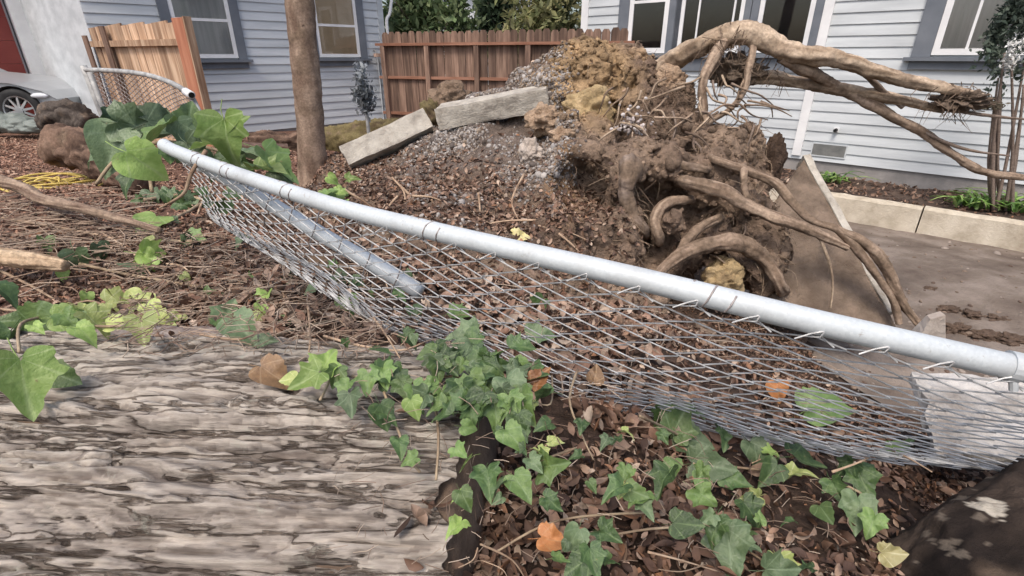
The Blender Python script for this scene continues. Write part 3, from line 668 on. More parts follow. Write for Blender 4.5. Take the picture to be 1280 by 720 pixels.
def nets(f):
    nx, ny, nz = f.shape; cn = (nx - 1, ny - 1, nz - 1); cnt = np.zeros(cn); acc = np.zeros(cn + (3,))
    def cut(o): return f[o[0]:o[0] + cn[0], o[1]:o[1] + cn[1], o[2]:o[2] + cn[2]]
    cs = [(i, j, k) for i in (0, 1) for j in (0, 1) for k in (0, 1)]
    for a in cs:
        for d in range(3):
            if a[d]: continue
            b_ = list(a); b_[d] = 1; fa, fb_ = cut(a), cut(b_); m = (fa < 0) != (fb_ < 0)
            t = np.where(m, fa / np.where(m, fa - fb_, 1), 0)
            for e in range(3): acc[..., e] += np.where(m, a[e] + (t if e == d else 0), 0)
            cnt += m
    act = cnt > 0; idx = -np.ones(cn, np.int64); idx[act] = np.arange(act.sum())
    v = np.argwhere(act) + acc[act] / cnt[act][:, None]; Q = []; s = f < 0
    for d in range(3):
        a, b_ = [(1, 2), (2, 0), (0, 1)][d]
        sl0 = [slice(1, -1)] * 3; sl0[d] = slice(0, -1); sl1 = [slice(1, -1)] * 3; sl1[d] = slice(1, None)
        x0, x1 = s[tuple(sl0)], s[tuple(sl1)]
        e = np.argwhere(x0 != x1); e2 = e.copy(); e2[:, a] += 1; e2[:, b_] += 1
        def cell(da, db):
            c = e2.copy(); c[:, a] += da; c[:, b_] += db; return idx[c[:, 0], c[:, 1], c[:, 2]]
        q = np.stack([cell(-1, -1), cell(0, -1), cell(0, 0), cell(-1, 0)], 1); flip = ~x0[tuple(e.T)]
        q[flip] = q[flip][:, ::-1]; Q.append(q)
    return v, np.concatenate(Q)
HS = .024; lo = np.array((-1.7, 1.75, .0)); hi = np.array((1.75, 4.75, 2.05))
ax_ = [np.arange(lo[d], hi[d], HS) for d in range(3)]
GX, GY = np.meshgrid(ax_[0], ax_[1], indexing='ij'); HM = shep(MC, GX, GY)
P = np.stack(np.meshgrid(*ax_, indexing='ij'), -1)
F = (P[..., 2] - HM[..., None]) * .75
F = np.maximum(F, (P[..., 0] - .85) * .8 + .25 * (P[..., 2] - 1.2) * 0)      # the heap ends at the root face
for px, py, Y, r in ((725, 95, 3.75, .22), (775, 95, 3.75, .22), (700, 125, 3.6, .2), (745, 120, 3.5, .22), (800, 120, 3.5, .22), (800, 155, 3.35, .26), (850, 135, 3.4, .18), (850, 175, 3.2, .22), (900, 195, 3.1, .15), (940, 200, 3.1, .12),
                     (730, 190, 3.15, .2), (800, 270, 3.15, .42), (870, 300, 2.95, .3), (760, 320, 2.5, .22), (700, 320, 2.35, .2), (850, 330, 2.7, .2), (920, 290, 2.95, .22), (960, 330, 2.8, .16), (905, 298, 2.72, .12), (690, 250, 2.75, .16),
                     (900, 240, 3.0, .18), (945, 235, 3.05, .13), (935, 265, 2.86, .17), (955, 305, 2.74, .16), (948, 345, 2.6, .13), (905, 335, 2.62, .13), (925, 215, 3.0, .12), (880, 240, 2.85, .12), (840, 215, 2.95, .12)):
    F = smin(F, sph(P, px, py, Y, r), .09)
F = smin(F, caps(P, at(712, 190, 3.0), at(800, 200, 2.92), .075), .05); F = smin(F, caps(P, at(800, 200, 2.92), at(890, 212, 2.9), .085), .05)
F = smin(F, caps(P, at(699, 195, 2.95), at(700, 300, 2.5), .06), .06)
for px, py, Y, r in ((790, 213, 2.75, .085), (782, 245, 2.72, .10), (800, 275, 2.65, .09), (840, 285, 2.6, .09), (740, 300, 2.45, .1)):
    F = smin(F, sph(P, px, py, Y, r), .05)
def carve(F, px, py, Y, r, sc):
    c = at(px, py, Y); d = (np.linalg.norm((P - c) / np.array(sc), axis=-1) - r) * min(sc); return -smin(-F, d, .05)
F = carve(F, 737, 234, 2.68, .16, (1.05, 2.1, 1.05)); F = carve(F, 843, 240, 2.66, .125, (1.35, 2.0, .85)); F = carve(F, 905, 352, 2.5, .1, (1.3, 1.6, .9)); F = carve(F, 870, 268, 2.68, .06, (1.3, 2, .9))
F = carve(F, 715, 165, 3.05, .06, (1.5, 1.5, .8)); F = carve(F, 955, 370, 2.45, .1, (1, 2, 1))
near = np.abs(F) < .16
pn = P[near]; rightness = np.clip((pn[:, 0] - .1) / .3, 0, 1)
och_ = np.clip(1.2 - np.linalg.norm((pn - np.array((.52, 3.6, 1.6))) / .55, axis=1), 0, 1)
dn = .10 * och_ * (np.abs(fbm(pn * 9, 3, 58)) * 2.2 - .5) + .07 * fbm(pn * 2.6, 3, 51) + (.03 + .05 * rightness) * fbm(pn * 7, 3, 52) + (.012 + .028 * rightness) * (np.abs(fbm(pn * 15, 2, 53)) * 2 - .6)
F[near] += dn
F = np.maximum(F, lo[2] + .06 - P[..., 2])
F[0], F[-1], F[:, 0], F[:, -1], F[:, :, 0], F[:, :, -1] = 1, 1, 1, 1, 1, 1
mv, mq = nets(F); mv = lo + mv * HS
def zone(p):
    """dirt of the torn up heap: ochre subsoil at the crown, grey gravelly fill on the left flank, brown loam"""
    nz = fbm(p * 4, 3, 60); brown = np.array((.225, .158, .115)); tan = np.array((.37, .27, .195)); och = np.array((.43, .295, .17)); grv = np.array((.185, .145, .12)); drk = np.array((.10, .07, .054))
    k = np.clip(.5 + 1.1 * nz, 0, 1)[:, None]; c = brown * (1 - k) + tan * k
    k = np.clip(-1.2 * fbm(p * 3, 3, 66) - .1, 0, 1)[:, None]; c = c * (1 - k) + drk * k
    k = (np.clip((.22 - p[:, 0] + .25 * nz) / .15, 0, 1) * np.clip((p[:, 2] - .98 + .2 * nz) / .18, .15, 1))[:, None]; c = c * (1 - k) + grv * (1 + .4 * nz[:, None]) * k
    d = np.linalg.norm((p - np.array((.52, 3.7, 1.62))) / np.array((.40, .6, .36)), axis=1)
    k = np.clip((1.15 - d + .5 * nz) / .35, 0, 1)[:, None]; c = c * (1 - k) + och * (1 + .45 * fbm(p * 9, 3, 61))[:, None] * k
    k = np.clip((1.0 - np.linalg.norm((p - at(702, 250, 2.8)) / np.array((.12, .6, .35)), axis=1) + .4 * nz) / .3, 0, 1)[:, None]; c = c * (1 - k) + np.array((.33, .215, .13)) * k
    return np.clip(c, .01, 1)
mc = zone(mv)
rp = thing('root_plate', 'upturned root plate of the fallen oak, earth and roots torn up', 'uprooted tree', (.5, 3.2, .3)); RL = np.array((.5, 3.2, .3))
obj('soil_mass', mesh_np('soil_mass', mv - RL, mq, M['mound'], mc, True), rp)

# clumps, pebbles, leaves scattered on surfaces
def tri_sample(v, q, n, mask=None, rng=RNG):
    a, b_, c, d = (v[q[:, i]] for i in range(4)); nr = np.cross(b_ - a, c - a) + np.cross(c - a, d - a); ar = np.linalg.norm(nr, axis=1); cen = (a + b_ + c + d) / 4
    w = ar.copy()
    if mask is not None: w = w * mask(cen, nr / (ar[:, None] + 1e-12))
    w = np.maximum(w, 0); i = rng.choice(len(q), n, p=w / w.sum()); s, t = rng.random((n, 1)), rng.random((n, 1))
    p = (a[i] * (1 - s) + b_[i] * s) * (1 - t) + (d[i] * (1 - s) + c[i] * s) * t
    return p, nr[i] / (ar[i][:, None] + 1e-12)
def scatter(tv, tf, pos, nrm, scale, cols, tilt=.5, rng=RNG, aniso=None, lift=0.0):
    n = len(pos); k = len(tv); z = nrm + rng.normal(size=(n, 3)) * tilt; z /= np.linalg.norm(z, axis=1)[:, None]
    x = np.cross(z, rng.normal(size=(n, 3))); x /= np.linalg.norm(x, axis=1)[:, None]; y = np.cross(z, x); sc = np.broadcast_to(np.asarray(scale, float).reshape(-1, 1), (n, 3)) * (aniso if aniso is not None else 1)
    V = (pos + nrm * lift)[:, None, :] + tv[None, :, 0:1] * (x * sc[:, 0:1])[:, None, :] + tv[None, :, 1:2] * (y * sc[:, 1:2])[:, None, :] + tv[None, :, 2:3] * (z * sc[:, 2:3])[:, None, :]
    Fc = (np.asarray(tf)[None] + (np.arange(n) * k)[:, None, None]).reshape(-1, np.asarray(tf).shape[1])
    return V.reshape(-1, 3), Fc, np.repeat(cols, k, 0)
def merge(parts):
    V, Fc, C, o = [], [], [], 0
    for v, f, c in parts: V.append(v); Fc.append(f + o); C.append(c); o += len(v)
    return np.concatenate(V), np.concatenate(Fc), np.concatenate(C)
def pal(cols, n, jit=.25, rng=RNG, p=None):
    cols = np.array(cols); return np.clip(cols[rng.choice(len(cols), n, p=p)] * rng.uniform(1 - jit, 1 + jit, (n, 1)), 0, 1)
def stone(seed, sub=1):
    v, f = ICO[sub]; return v * (1 + .3 * fbm(v * 1.4 + seed * 5, 2, seed))[:, None] * np.array((1, .8, .62)), np.array(f)
front = lambda c, n: (n[:, 1] < .55)
# gravel on the left flank
parts = []
for s in range(4):
    n = 3600; msk = lambda c, nn: front(c, nn) * np.clip((.42 - c[:, 0]) / .15, 0, 1) * np.clip((c[:, 2] - 1.0) / .22, .03, 1) * np.clip(.35 + 1.3 * fbm(c * 2.5, 3, 70), 0.02, 1)
    p, nn = tri_sample(mv, mq, n, msk); tv, tf = stone(s)
    parts.append(scatter(tv, tf, p, nn, RNG.uniform(.004, .013, n) * (1 + (RNG.random(n) < .05)), pal([(.27, .25, .235), (.20, .17, .15), (.12, .10, .088), (.36, .33, .30), (.24, .19, .145)], n), .6))
v, f, c = merge(parts); tag(obj('gravel', mesh_np('gravel', v - RL, f, M['pebbles'], c), rp), kind='stuff')
# earth clods over the right face and crown
parts = []
for s in range(4):
    n = 2000; p, nn = tri_sample(mv, mq, n, lambda c, nn: front(c, nn) * np.clip((c[:, 0] - .1) / .2, 0.05, 1) * np.clip(.3 + 1.4 * fbm(c * 3, 3, 71 + s), .02, 1)); tv, tf = stone(10 + s, 1)
    sz = RNG.uniform(.005, .018, n) * np.where(RNG.random(n) < .06, 2.3, 1); parts.append(scatter(tv, tf, p, nn, sz, zone(p) * RNG.uniform(.6, 1.35, (n, 1)), .8))
v, f, c = merge(parts); tag(obj('clods', mesh_np('clods', v - RL, f, M['mound'], c), rp), kind='stuff')
# pale pebble pocket
n = 70; cc = at(792, 152, 3.12); tv, tf = stone(21); p = cc + RNG.normal(size=(n, 3)) * (.055, .03, .05); v, f, c = scatter(tv, tf, p, np.tile((0, -1, .5), (n, 1)), RNG.uniform(.007, .014, n), pal([(.5, .46, .44), (.36, .31, .29)], n), .5)
tag(obj('pale_pebbles', mesh_np('pale_pebbles', v - RL, f, M['pebbles'], c), rp), kind='stuff')

def root(pts, rpx, mat='root', name='root', sides=12, bump=.30, seed=0, res=8, bs=9, bury=(0, 0)):
    pts, rpx = list(pts), list(rpx)
    if bury[0]: a, b_ = pts[0], pts[1]; pts.insert(0, (a[0] - (b_[0] - a[0]) * .25, a[1] - (b_[1] - a[1]) * .25, a[2] + .22)); rpx.insert(0, rpx[0] * .9)
    if bury[1]: a, b_ = pts[-1], pts[-2]; pts.append((a[0] - (b_[0] - a[0]) * .25, a[1] - (b_[1] - a[1]) * .25, a[2] + .22)); rpx.append(rpx[-1] * .9)
    P_ = [at(a, b_, Y) for a, b_, Y in pts]; R_ = [rad(r_, q[2]) * (.80 if name == 'root' else 1) for r_, q in zip(rpx, pts)]
    if name == 'root': sides = max(sides, 16 if max(rpx) < 8 else 28); res = int(np.clip(max(np.linalg.norm(np.diff(P_, axis=0), axis=1)) / .008, 8, 22))
    low = pts[0][1] > 180; P_ = [q + (0, .035, 0) for q in P_] if low and pts[-1][0] < 1000 else P_
    return part(name, G().tube(P_, R_, sides, res, 0, bs, seed=seed, fibre=ROOTC[mat], dusty=.45 if low else -.1), M[mat], rp, smooth=True)
root([(800, 120, 3.75), (820, 95, 3.62), (838, 78, 3.58), (870, 60, 3.48), (905, 44, 3.42), (938, 43, 3.38), (968, 58, 3.33), (1000, 68, 3.28), (1045, 73, 3.25), (1090, 88, 3.2), (1130, 99, 3.18), (1180, 111, 3.15), (1228, 120, 3.12)],
     [18, 16, 14, 14, 17, 16, 14, 12, 11, 9.5, 8.5, 7.5, 4], 'root_pale', sides=18, bump=.36, seed=1)
root([(925, 102, 3.5), (960, 97, 3.45), (1000, 103, 3.4), (1052, 111, 3.35), (1105, 121, 3.3), (1150, 131, 3.25), (1180, 138, 3.22)], [9, 9, 8, 9, 7.5, 6, 4], 'root_pale', seed=2)
root([(1170, 135, 3.22), (1210, 141, 3.2), (1250, 146, 3.2), (1290, 150, 3.2)], [3, 2.4, 1.8, 1], 'root_grey', sides=6, seed=3)
root([(978, 70, 3.32), (1000, 84, 3.32), (1030, 99, 3.34), (1048, 110, 3.35)], [9, 8, 7, 6], 'root', seed=4)
root([(1050, 111, 3.36), (1085, 128, 3.32), (1119, 148, 3.28), (1153, 165, 3.25), (1186, 189, 3.22), (1212, 206, 3.2), (1240, 217, 3.18), (1290, 223, 3.15)], [8, 8, 7.5, 7, 6.5, 7, 6, 4], 'root', seed=5)
root([(1150, 163, 3.25), (1180, 177, 3.2), (1213, 188, 3.18), (1262, 195, 3.15)], [3, 2.4, 2, 1.2], 'root_grey', sides=6, seed=6)
root([(1070, 82, 3.25), (1085, 96, 3.28), (1102, 112, 3.3), (1129, 134, 3.27)], [4.5, 4, 3.5, 3], 'root_grey', sides=7, seed=7)
root([(905, 50, 3.4), (896, 66, 3.34), (886, 84, 3.3), (878, 102, 3.28), (879, 134, 3.26), (882, 165, 3.2)], [9, 8, 8, 6.5, 6.5, 7], 'root', seed=8)
root([(943, 44, 3.36), (941, 64, 3.33), (936, 86, 3.3), (930, 114, 3.28), (912, 137, 3.25), (888, 151, 3.22), (878, 165, 3.2)], [6, 5, 5, 4.5, 4, 4, 3], 'root', sides=8, seed=9)
root([(860, 228, 2.72), (905, 240, 2.66), (930, 255, 2.62), (962, 270, 2.58), (1000, 283, 2.55), (1030, 296, 2.52), (1060, 310, 2.5)], [11, 11.5, 11, 10.5, 9, 7, 5], 'root', sides=14, seed=10, bury=(1, 0))
root([(895, 200, 2.85), (940, 216, 2.78), (970, 230, 2.72), (993, 256, 2.64), (1017, 276, 2.58), (1047, 287, 2.54), (1067, 307, 2.5), (1093, 341, 2.45), (1117, 378, 2.4), (1124, 405, 2.36)], [6, 6.5, 6.5, 6.5, 6, 6.5, 7, 6, 5.5, 5], 'root', seed=11, bury=(1, 0))
root([(1050, 288, 2.54), (1078, 303, 2.5), (1104, 326, 2.46), (1120, 360, 2.42), (1135, 388, 2.38), (1150, 408, 2.34)], [6, 8, 9.5, 8.5, 7, 6], 'root', seed=12, bury=(1, 0))
root([(1110, 330, 2.46), (1122, 372, 2.42), (1142, 396, 2.4), (1160, 410, 2.38)], [5, 5, 6, 7], 'root_grey', seed=13, bury=(0, 1))
root([(1024, 295, 2.53), (1036, 326, 2.5), (1041, 352, 2.48), (1038, 385, 2.46)], [3, 2.2, 2, 1.8], 'root_pale', sides=6, seed=14)
root([(932, 214, 2.76), (933, 232, 2.70), (936, 252, 2.64)], [6, 5.5, 6], 'root', seed=15, bury=(1, 1))
root([(822, 350, 2.42), (838, 333, 2.45), (862, 318, 2.48), (888, 309, 2.5), (918, 306, 2.5), (944, 314, 2.5), (964, 333, 2.48), (980, 362, 2.45)], [9, 10, 11, 13, 14, 13, 11, 10], 'root', sides=14, seed=16, bump=.22, bury=(1, 1))
root([(852, 320, 2.5), (866, 298, 2.55), (882, 284, 2.6), (900, 276, 2.65)], [9, 9, 8, 7], 'root', sides=12, seed=17, bury=(0, 1))
root([(788, 196, 2.92), (789, 214, 2.68), (783, 240, 2.66), (790, 268, 2.64), (806, 290, 2.6)], [14, 17, 13, 12, 9], 'root_grey', sides=14, seed=18, bump=.35, bury=(0, 1))
root([(826, 300, 2.6), (822, 275, 2.62), (838, 255, 2.68), (862, 252, 2.7)], [9, 10, 9, 7], 'root', sides=12, seed=19, bury=(1, 1))
root([(712, 188, 2.98), (750, 196, 2.9), (800, 200, 2.85), (850, 208, 2.8), (885, 214, 2.78)], [5, 6, 7, 7, 5], 'root_grey', sides=10, seed=20, bury=(1, 1))
for k in range(70):      # hanging rootlets
    px, py = random.choice([(random.uniform(760, 900), random.uniform(100, 190)), (random.uniform(880, 960), random.uniform(80, 160)), (random.uniform(700, 980), random.uniform(200, 330)), (random.uniform(760, 900), random.uniform(110, 200))])
    Y = 3.3 - (py - 100) / 230 * .75 if px < 1000 else 3.28
    a = random.uniform(0, 6.28); L = random.uniform(15, 60); pts = [(px + math.cos(a) * L * t + random.uniform(-5, 5), py + abs(math.sin(a)) * L * t * .8 + 8 * t * t + random.uniform(-4, 4), Y - .06 * math.sin(t * 3)) for t in (0, .3, .65, 1)]
    root(pts, [1.6, 1.3, 1, .5], random.choice(['root', 'root_grey', 'root_pale']), 'rootlet', 5, 0, k, 4)
hp, hn_ = tri_sample(mv, mq, 1700, lambda c, nn: front(c, nn) * np.clip((c[:, 0] - .3) / .2, 0, 1) * np.clip(.4 + 1.5 * fbm(c * 3, 3, 90), .02, 1)); g = G(); r9 = np.random.default_rng(9)
for p, n_ in zip(hp, hn_):
    a = r9.normal(size=3) * .6 + n_ * .5; a /= np.linalg.norm(a); L_ = r9.uniform(.03, .13); q1 = p + a * L_ * .5 + r9.normal(size=3) * .012; q2 = p + a * L_ + r9.normal(size=3) * .02 - (0, 0, L_ * .35)
    g.tube([p - n_ * .01, q1, q2], [.0024, .0018, .0008], 3, 3, cap=False, c=np.array(((.24, .175, .12), (.34, .26, .185), (.17, .12, .085))[r9.integers(3)]))
tag(part('root_hairs', g, M['root'], rp), kind='stuff')
def shag(cx, cy, Y, n, sx, sy):   # tufts of torn fibre still clinging under the big root
    g = G()
    for k in range(n):
        p = at(cx + random.gauss(0, sx), cy + random.gauss(0, sy), Y + random.uniform(-.06, .06)); g.tube([p, p + np.random.default_rng(k).normal(size=3) * .03 + (0, 0, -.03), p + np.random.default_rng(k + 99).normal(size=3) * .05 + (0, 0, -.07)], [.003, .002, .0008], 4, c=(.2, .145, .105))
    part('root_fibre', g, M['root_grey'], rp)
shag(935, 80, 3.4, 90, 24, 12); shag(905, 45, 3.35, 40, 14, 8); shag(1195, 122, 3.15, 60, 18, 10); shag(855, 125, 3.35, 60, 22, 18)
g = G(); g.blob(at(918, 88, 3.45), (.15, .12, .08), 4, .75, 3.5, 5, c=(.21, .16, .12)); part('soil_clump', g, M['mound'], rp, smooth=True)
g = G(); g.blob(at(1203, 125, 3.16), (.13, .1, .05), 4, .75, 3.5, 6, c=(.22, .165, .125)); part('soil_clump', g, M['mound'], rp, smooth=True)
g = G(); g.blob(at(966, 200, 3.15), (.07, .06, .14), 4, .4, 2.6, 8, c=(.10, .068, .05)); part('soil_clump', g, M['mound'], rp, smooth=True)

def rock(name, label, px, py, Y, r, mat, seed, sub=4, bump=.6, grp=None):
    g = G(); g.blob(at(px, py, Y), r, sub, bump, 2.1, seed); return single(name, g, M[mat], label, 'stone', smooth=True, group=grp)
rock('yellow_boulder', 'yellow sandstone lump wedged in the middle of the root plate', 738, 140, 3.38, (.15, .12, .135), 'yrock', 3)
rock('clay_clod', 'peach clay clod right below the end of the raised concrete kerb piece', 682, 150, 3.35, (.12, .1, .09), 'prock', 5)
rock('clay_clod', 'peach clay clod lowest beside the dark hollow', 705, 172, 3.2, (.10, .09, .07), 'prock', 7)
rock('clay_clod', 'small orange clay clod beneath the start of the thickest root', 835, 102, 3.5, (.10, .08, .09), 'prock', 9)
rock('lime_clod', 'crumbly whitish clod on the gravel below the raised concrete kerb piece', 664, 190, 3.18, (.07, .06, .07), 'wrock', 11)
rock('clay_clod', 'brown clay clod left of the two broken kerb pieces near the fence', 566, 124, 4.2, (.15, .12, .12), 'bclod', 13)
rock('clay_clod', 'brown earth lump between the two broken kerb pieces', 543, 150, 4.08, (.1, .09, .13), 'mosslog', 15)
rock('clay_clod', 'yellow brown clod seen through the arch of the lowest root', 905, 347, 2.56, (.11, .08, .10), 'yrock', 17)

# ------------------------------------------------------------------ broken concrete
def rough_box(corners, mat, name, label, cat, seed, sub=10, amp=.012, grp=None):
    c = np.array(corners, float)        # 8 corners, bottom 4 then top 4
    g = G(); n = sub
    for face in ((3, 2, 1, 0), (4, 5, 6, 7), (0, 1, 5, 4), (1, 2, 6, 5), (2, 3, 7, 6), (3, 0, 4, 7)):
        a, b_, d, e = (c[k] for k in face); s, t = np.meshgrid(np.linspace(0, 1, n + 1), np.linspace(0, 1, n + 1), indexing='ij'); s = s[..., None]; t = t[..., None]
        V = (a * (1 - s) + b_ * s) * (1 - t) + (e * (1 - s) + d * s) * t; q = np.arange((n + 1) ** 2).reshape(n + 1, n + 1)
        V = V.reshape(-1, 3); ctr = c.mean(0); off = np.stack([fbm(V * 12, 3, seed + k) for k in range(3)], -1) * amp; V = V + off
        # knock the edges off
        se, te = s.reshape(-1), t.reshape(-1); edge = np.maximum(np.abs(np.broadcast_to(s, (n + 1, n + 1, 1)).reshape(-1) - .5), np.abs(np.broadcast_to(t, (n + 1, n + 1, 1)).reshape(-1) - .5)) > .499
        V = V + np.where(edge, .35 * amp * 1.0, 0)[:, None] * (ctr - V) / (np.linalg.norm(ctr - V, axis=1)[:, None] + 1e-9)
        f = [(q[i, j], q[i + 1, j], q[i + 1, j + 1], q[i, j + 1]) for i in range(n) for j in range(n)]; g.add(V, f)
    return single(name, g, M[mat], label, cat, group=grp)
def bar(p0, p1, hgt, dep, upv=(0, 0, 1)):
    p0, p1 = np.array(p0), np.array(p1); d = (p1 - p0) / np.linalg.norm(p1 - p0); u = np.array(upv, float); u = u - d * u.dot(d); u /= np.linalg.norm(u); w = np.cross(d, u); w = w if w[1] > 0 else -w
    lo_ = [p0, p1, p1 + w * dep, p0 + w * dep]
    return lo_ + [q + u * hgt for q in lo_]
rough_box(bar(at(549, 163, 3.72), at(688, 139, 3.56), .145, .17, (0, -.15, 1)), 'concrete', 'broken_kerb', 'pale concrete kerb piece lifted high on the gravel flank of the mound', 'concrete piece', 81, grp='broken concrete pieces')
rough_box(bar(at(436, 207, 3.55), at(541, 158, 3.75), .15, .16, (-.25, .5, 1)), 'concrete', 'broken_kerb', 'pale concrete kerb piece slanting down to the ground, left of the raised piece', 'concrete piece', 85, grp='broken concrete pieces')
# slab stood on edge at the right of the roots
fa_ = [at(1006, 197, 3.35), at(962, 262, 3.0), at(962, 400, 2.5), at(1122, 408, 2.42)]
nrm_ = np.cross(fa_[3] - fa_[0], fa_[2] - fa_[0]); nrm_ /= np.linalg.norm(nrm_); nrm_ = nrm_ if nrm_[1] > 0 else -nrm_
rough_box([*fa_, *[q + nrm_ * .085 for q in fa_]], 'slabface', 'tilted_slab', 'earth stained concrete slab stood on edge behind the hanging roots', 'concrete slab', 91, 14, .016)
ed_ = (fa_[3] - fa_[0]); inp = np.cross(ed_, nrm_); inp /= np.linalg.norm(inp); inp = inp if inp[0] > 0 else -inp
def slab_edge(t0, t1, w_, label, seed):
    a_, b_ = fa_[0] + ed_ * t0, fa_[0] + ed_ * t1; base = [a_ - nrm_ * .012 - inp * .012, b_ - nrm_ * .012 - inp * .012, b_ + nrm_ * .10 - inp * .012, a_ + nrm_ * .10 - inp * .012]
    rough_box([*base, *[q + inp * w_ for q in base]], 'concrete', 'slab_edge', label, 'concrete piece', seed, 12, .010)
slab_edge(-.01, .56, .045, 'clean pale upper edge broken from the tilted slab', 95)
slab_edge(.66, .93, .04, 'short pale concrete edge lying between the two lowest roots', 97)
g = G(); w0 = at(1172, 414, 1.5); g.hexa([w0 + q for q in ((-.07, 0, -.10), (.07, .01, -.10), (.06, .08, -.10), (-.05, .08, -.10), (-.03, .01, .04), (.015, .01, .055), (.02, .04, .055), (-.02, .04, .04))])
single('concrete_fragment', g, M['wrock'], 'pale wedge of concrete poking up just behind the fence rail', 'concrete piece')
# pale slab under the mesh, bottom right
sl = [at(1168, 560, .86), at(1330, 574, .84), at(1330, 478, 1.12), at(1140, 462, 1.14)]
rough_box([*[q - (0, 0, .028) for q in sl], *sl], 'pslab', 'pale_slab', 'smooth whitish concrete slab lying under the wire mesh at right', 'concrete slab', 99, 26, .022)

# ------------------------------------------------------------------ fallen fence in front
rail = [at(205, 181, 1.50), at(222, 190, 1.45), at(300, 219, 1.25), at(420, 258, 1.05), at(530, 286, .92), at(640, 312, .82), at(745, 336, .745), at(850, 361, .69), at(1000, 398, .635), at(1130, 428, .605), at(1262, 458, .585), at(1420, 492, .56)]
ff = thing('chain_link_fence', 'fallen galvanised chain link fence slanting across the leaf litter', 'fence', (0, .8, 1.0))
part('top_rail', G().tube(rail, .0178, 20, 8), M['galv'], ff, smooth=True)
p2 = [at(232, 196, 1.50), at(300, 232, 1.32), at(400, 292, 1.17), at(470, 332, 1.10), at(526, 365, 1.06)]
part('lower_post', G().tube(p2, .0185, 14, 5, .05, 30), M['galv'], ff, smooth=True)
c0, c1 = at(1258, 457, .587), at(1272, 460, .583)
part('tension_band', G().tube([c0, c1], .0215, 18), M['galv'], ff)
part('band_bolt', G().tube([at(1266, 470, .575), at(1267, 488, .57)], .005, 8), M['galv'], ff)
topf = pathf([q - np.array((0, .010, .017)) for q in rail[1:]])
botp = [at(262, 262, 1.36), at(330, 312, 1.25), at(420, 378, 1.13), at(500, 418, 1.06), at(580, 442, 1.02), at(660, 466, .98), at(760, 500, .93), at(860, 532, .90), at(960, 556, .85), at(1060, 576, .77), at(1180, 588, .72), at(1420, 600, .66)]
botf = pathf(botp)
def sagf(u, v):
    b = math.sin(math.pi * v); n_ = [float(vnoise(np.array((u * 9, v * 3.5, 3.3 + 9 * k)), 12)) for k in range(3)]; return np.array((.03 * n_[0] * b, .03 * b * math.sin(u * 9) + .05 * n_[1] * b, -.075 * b + .05 * n_[2] * (.5 * b + .5 * v)))
chain(ff, topf, botf, 48, 19, M['wire'], .00135, .005, knuckle=.022, sag=sagf)
for u in (.06, .135, .26, .47, .72):      # tie wires round the rail
    c = topf(u) + np.array((0, .010, .017)); t = topf(min(1, u + .01)) - topf(u - .01); t /= np.linalg.norm(t); a_ = np.cross(t, (0, 0, 1)); a_ /= np.linalg.norm(a_); b_ = np.cross(a_, t)
    part('tie_wire', G().tube([c + t * .004 * k + (a_ * math.cos(k * .8) + b_ * math.sin(k * .8)) * .0185 for k in range(-6, 10)], .0016, 5), M['wire_old'], ff, smooth=True)
for k in range(7):   # dark wire strands looped round the lower post
    c = pathf(p2)(.40 + k * .09); part('loose_wire', G().tube([c + q for q in ((-.012 + .02, -.005, .055), (.0, -.022, .022), (-.016, -.022, -.01), (-.03, -.01, -.05))], .0016, 5, 4), M['wire_old'], ff, smooth=True)

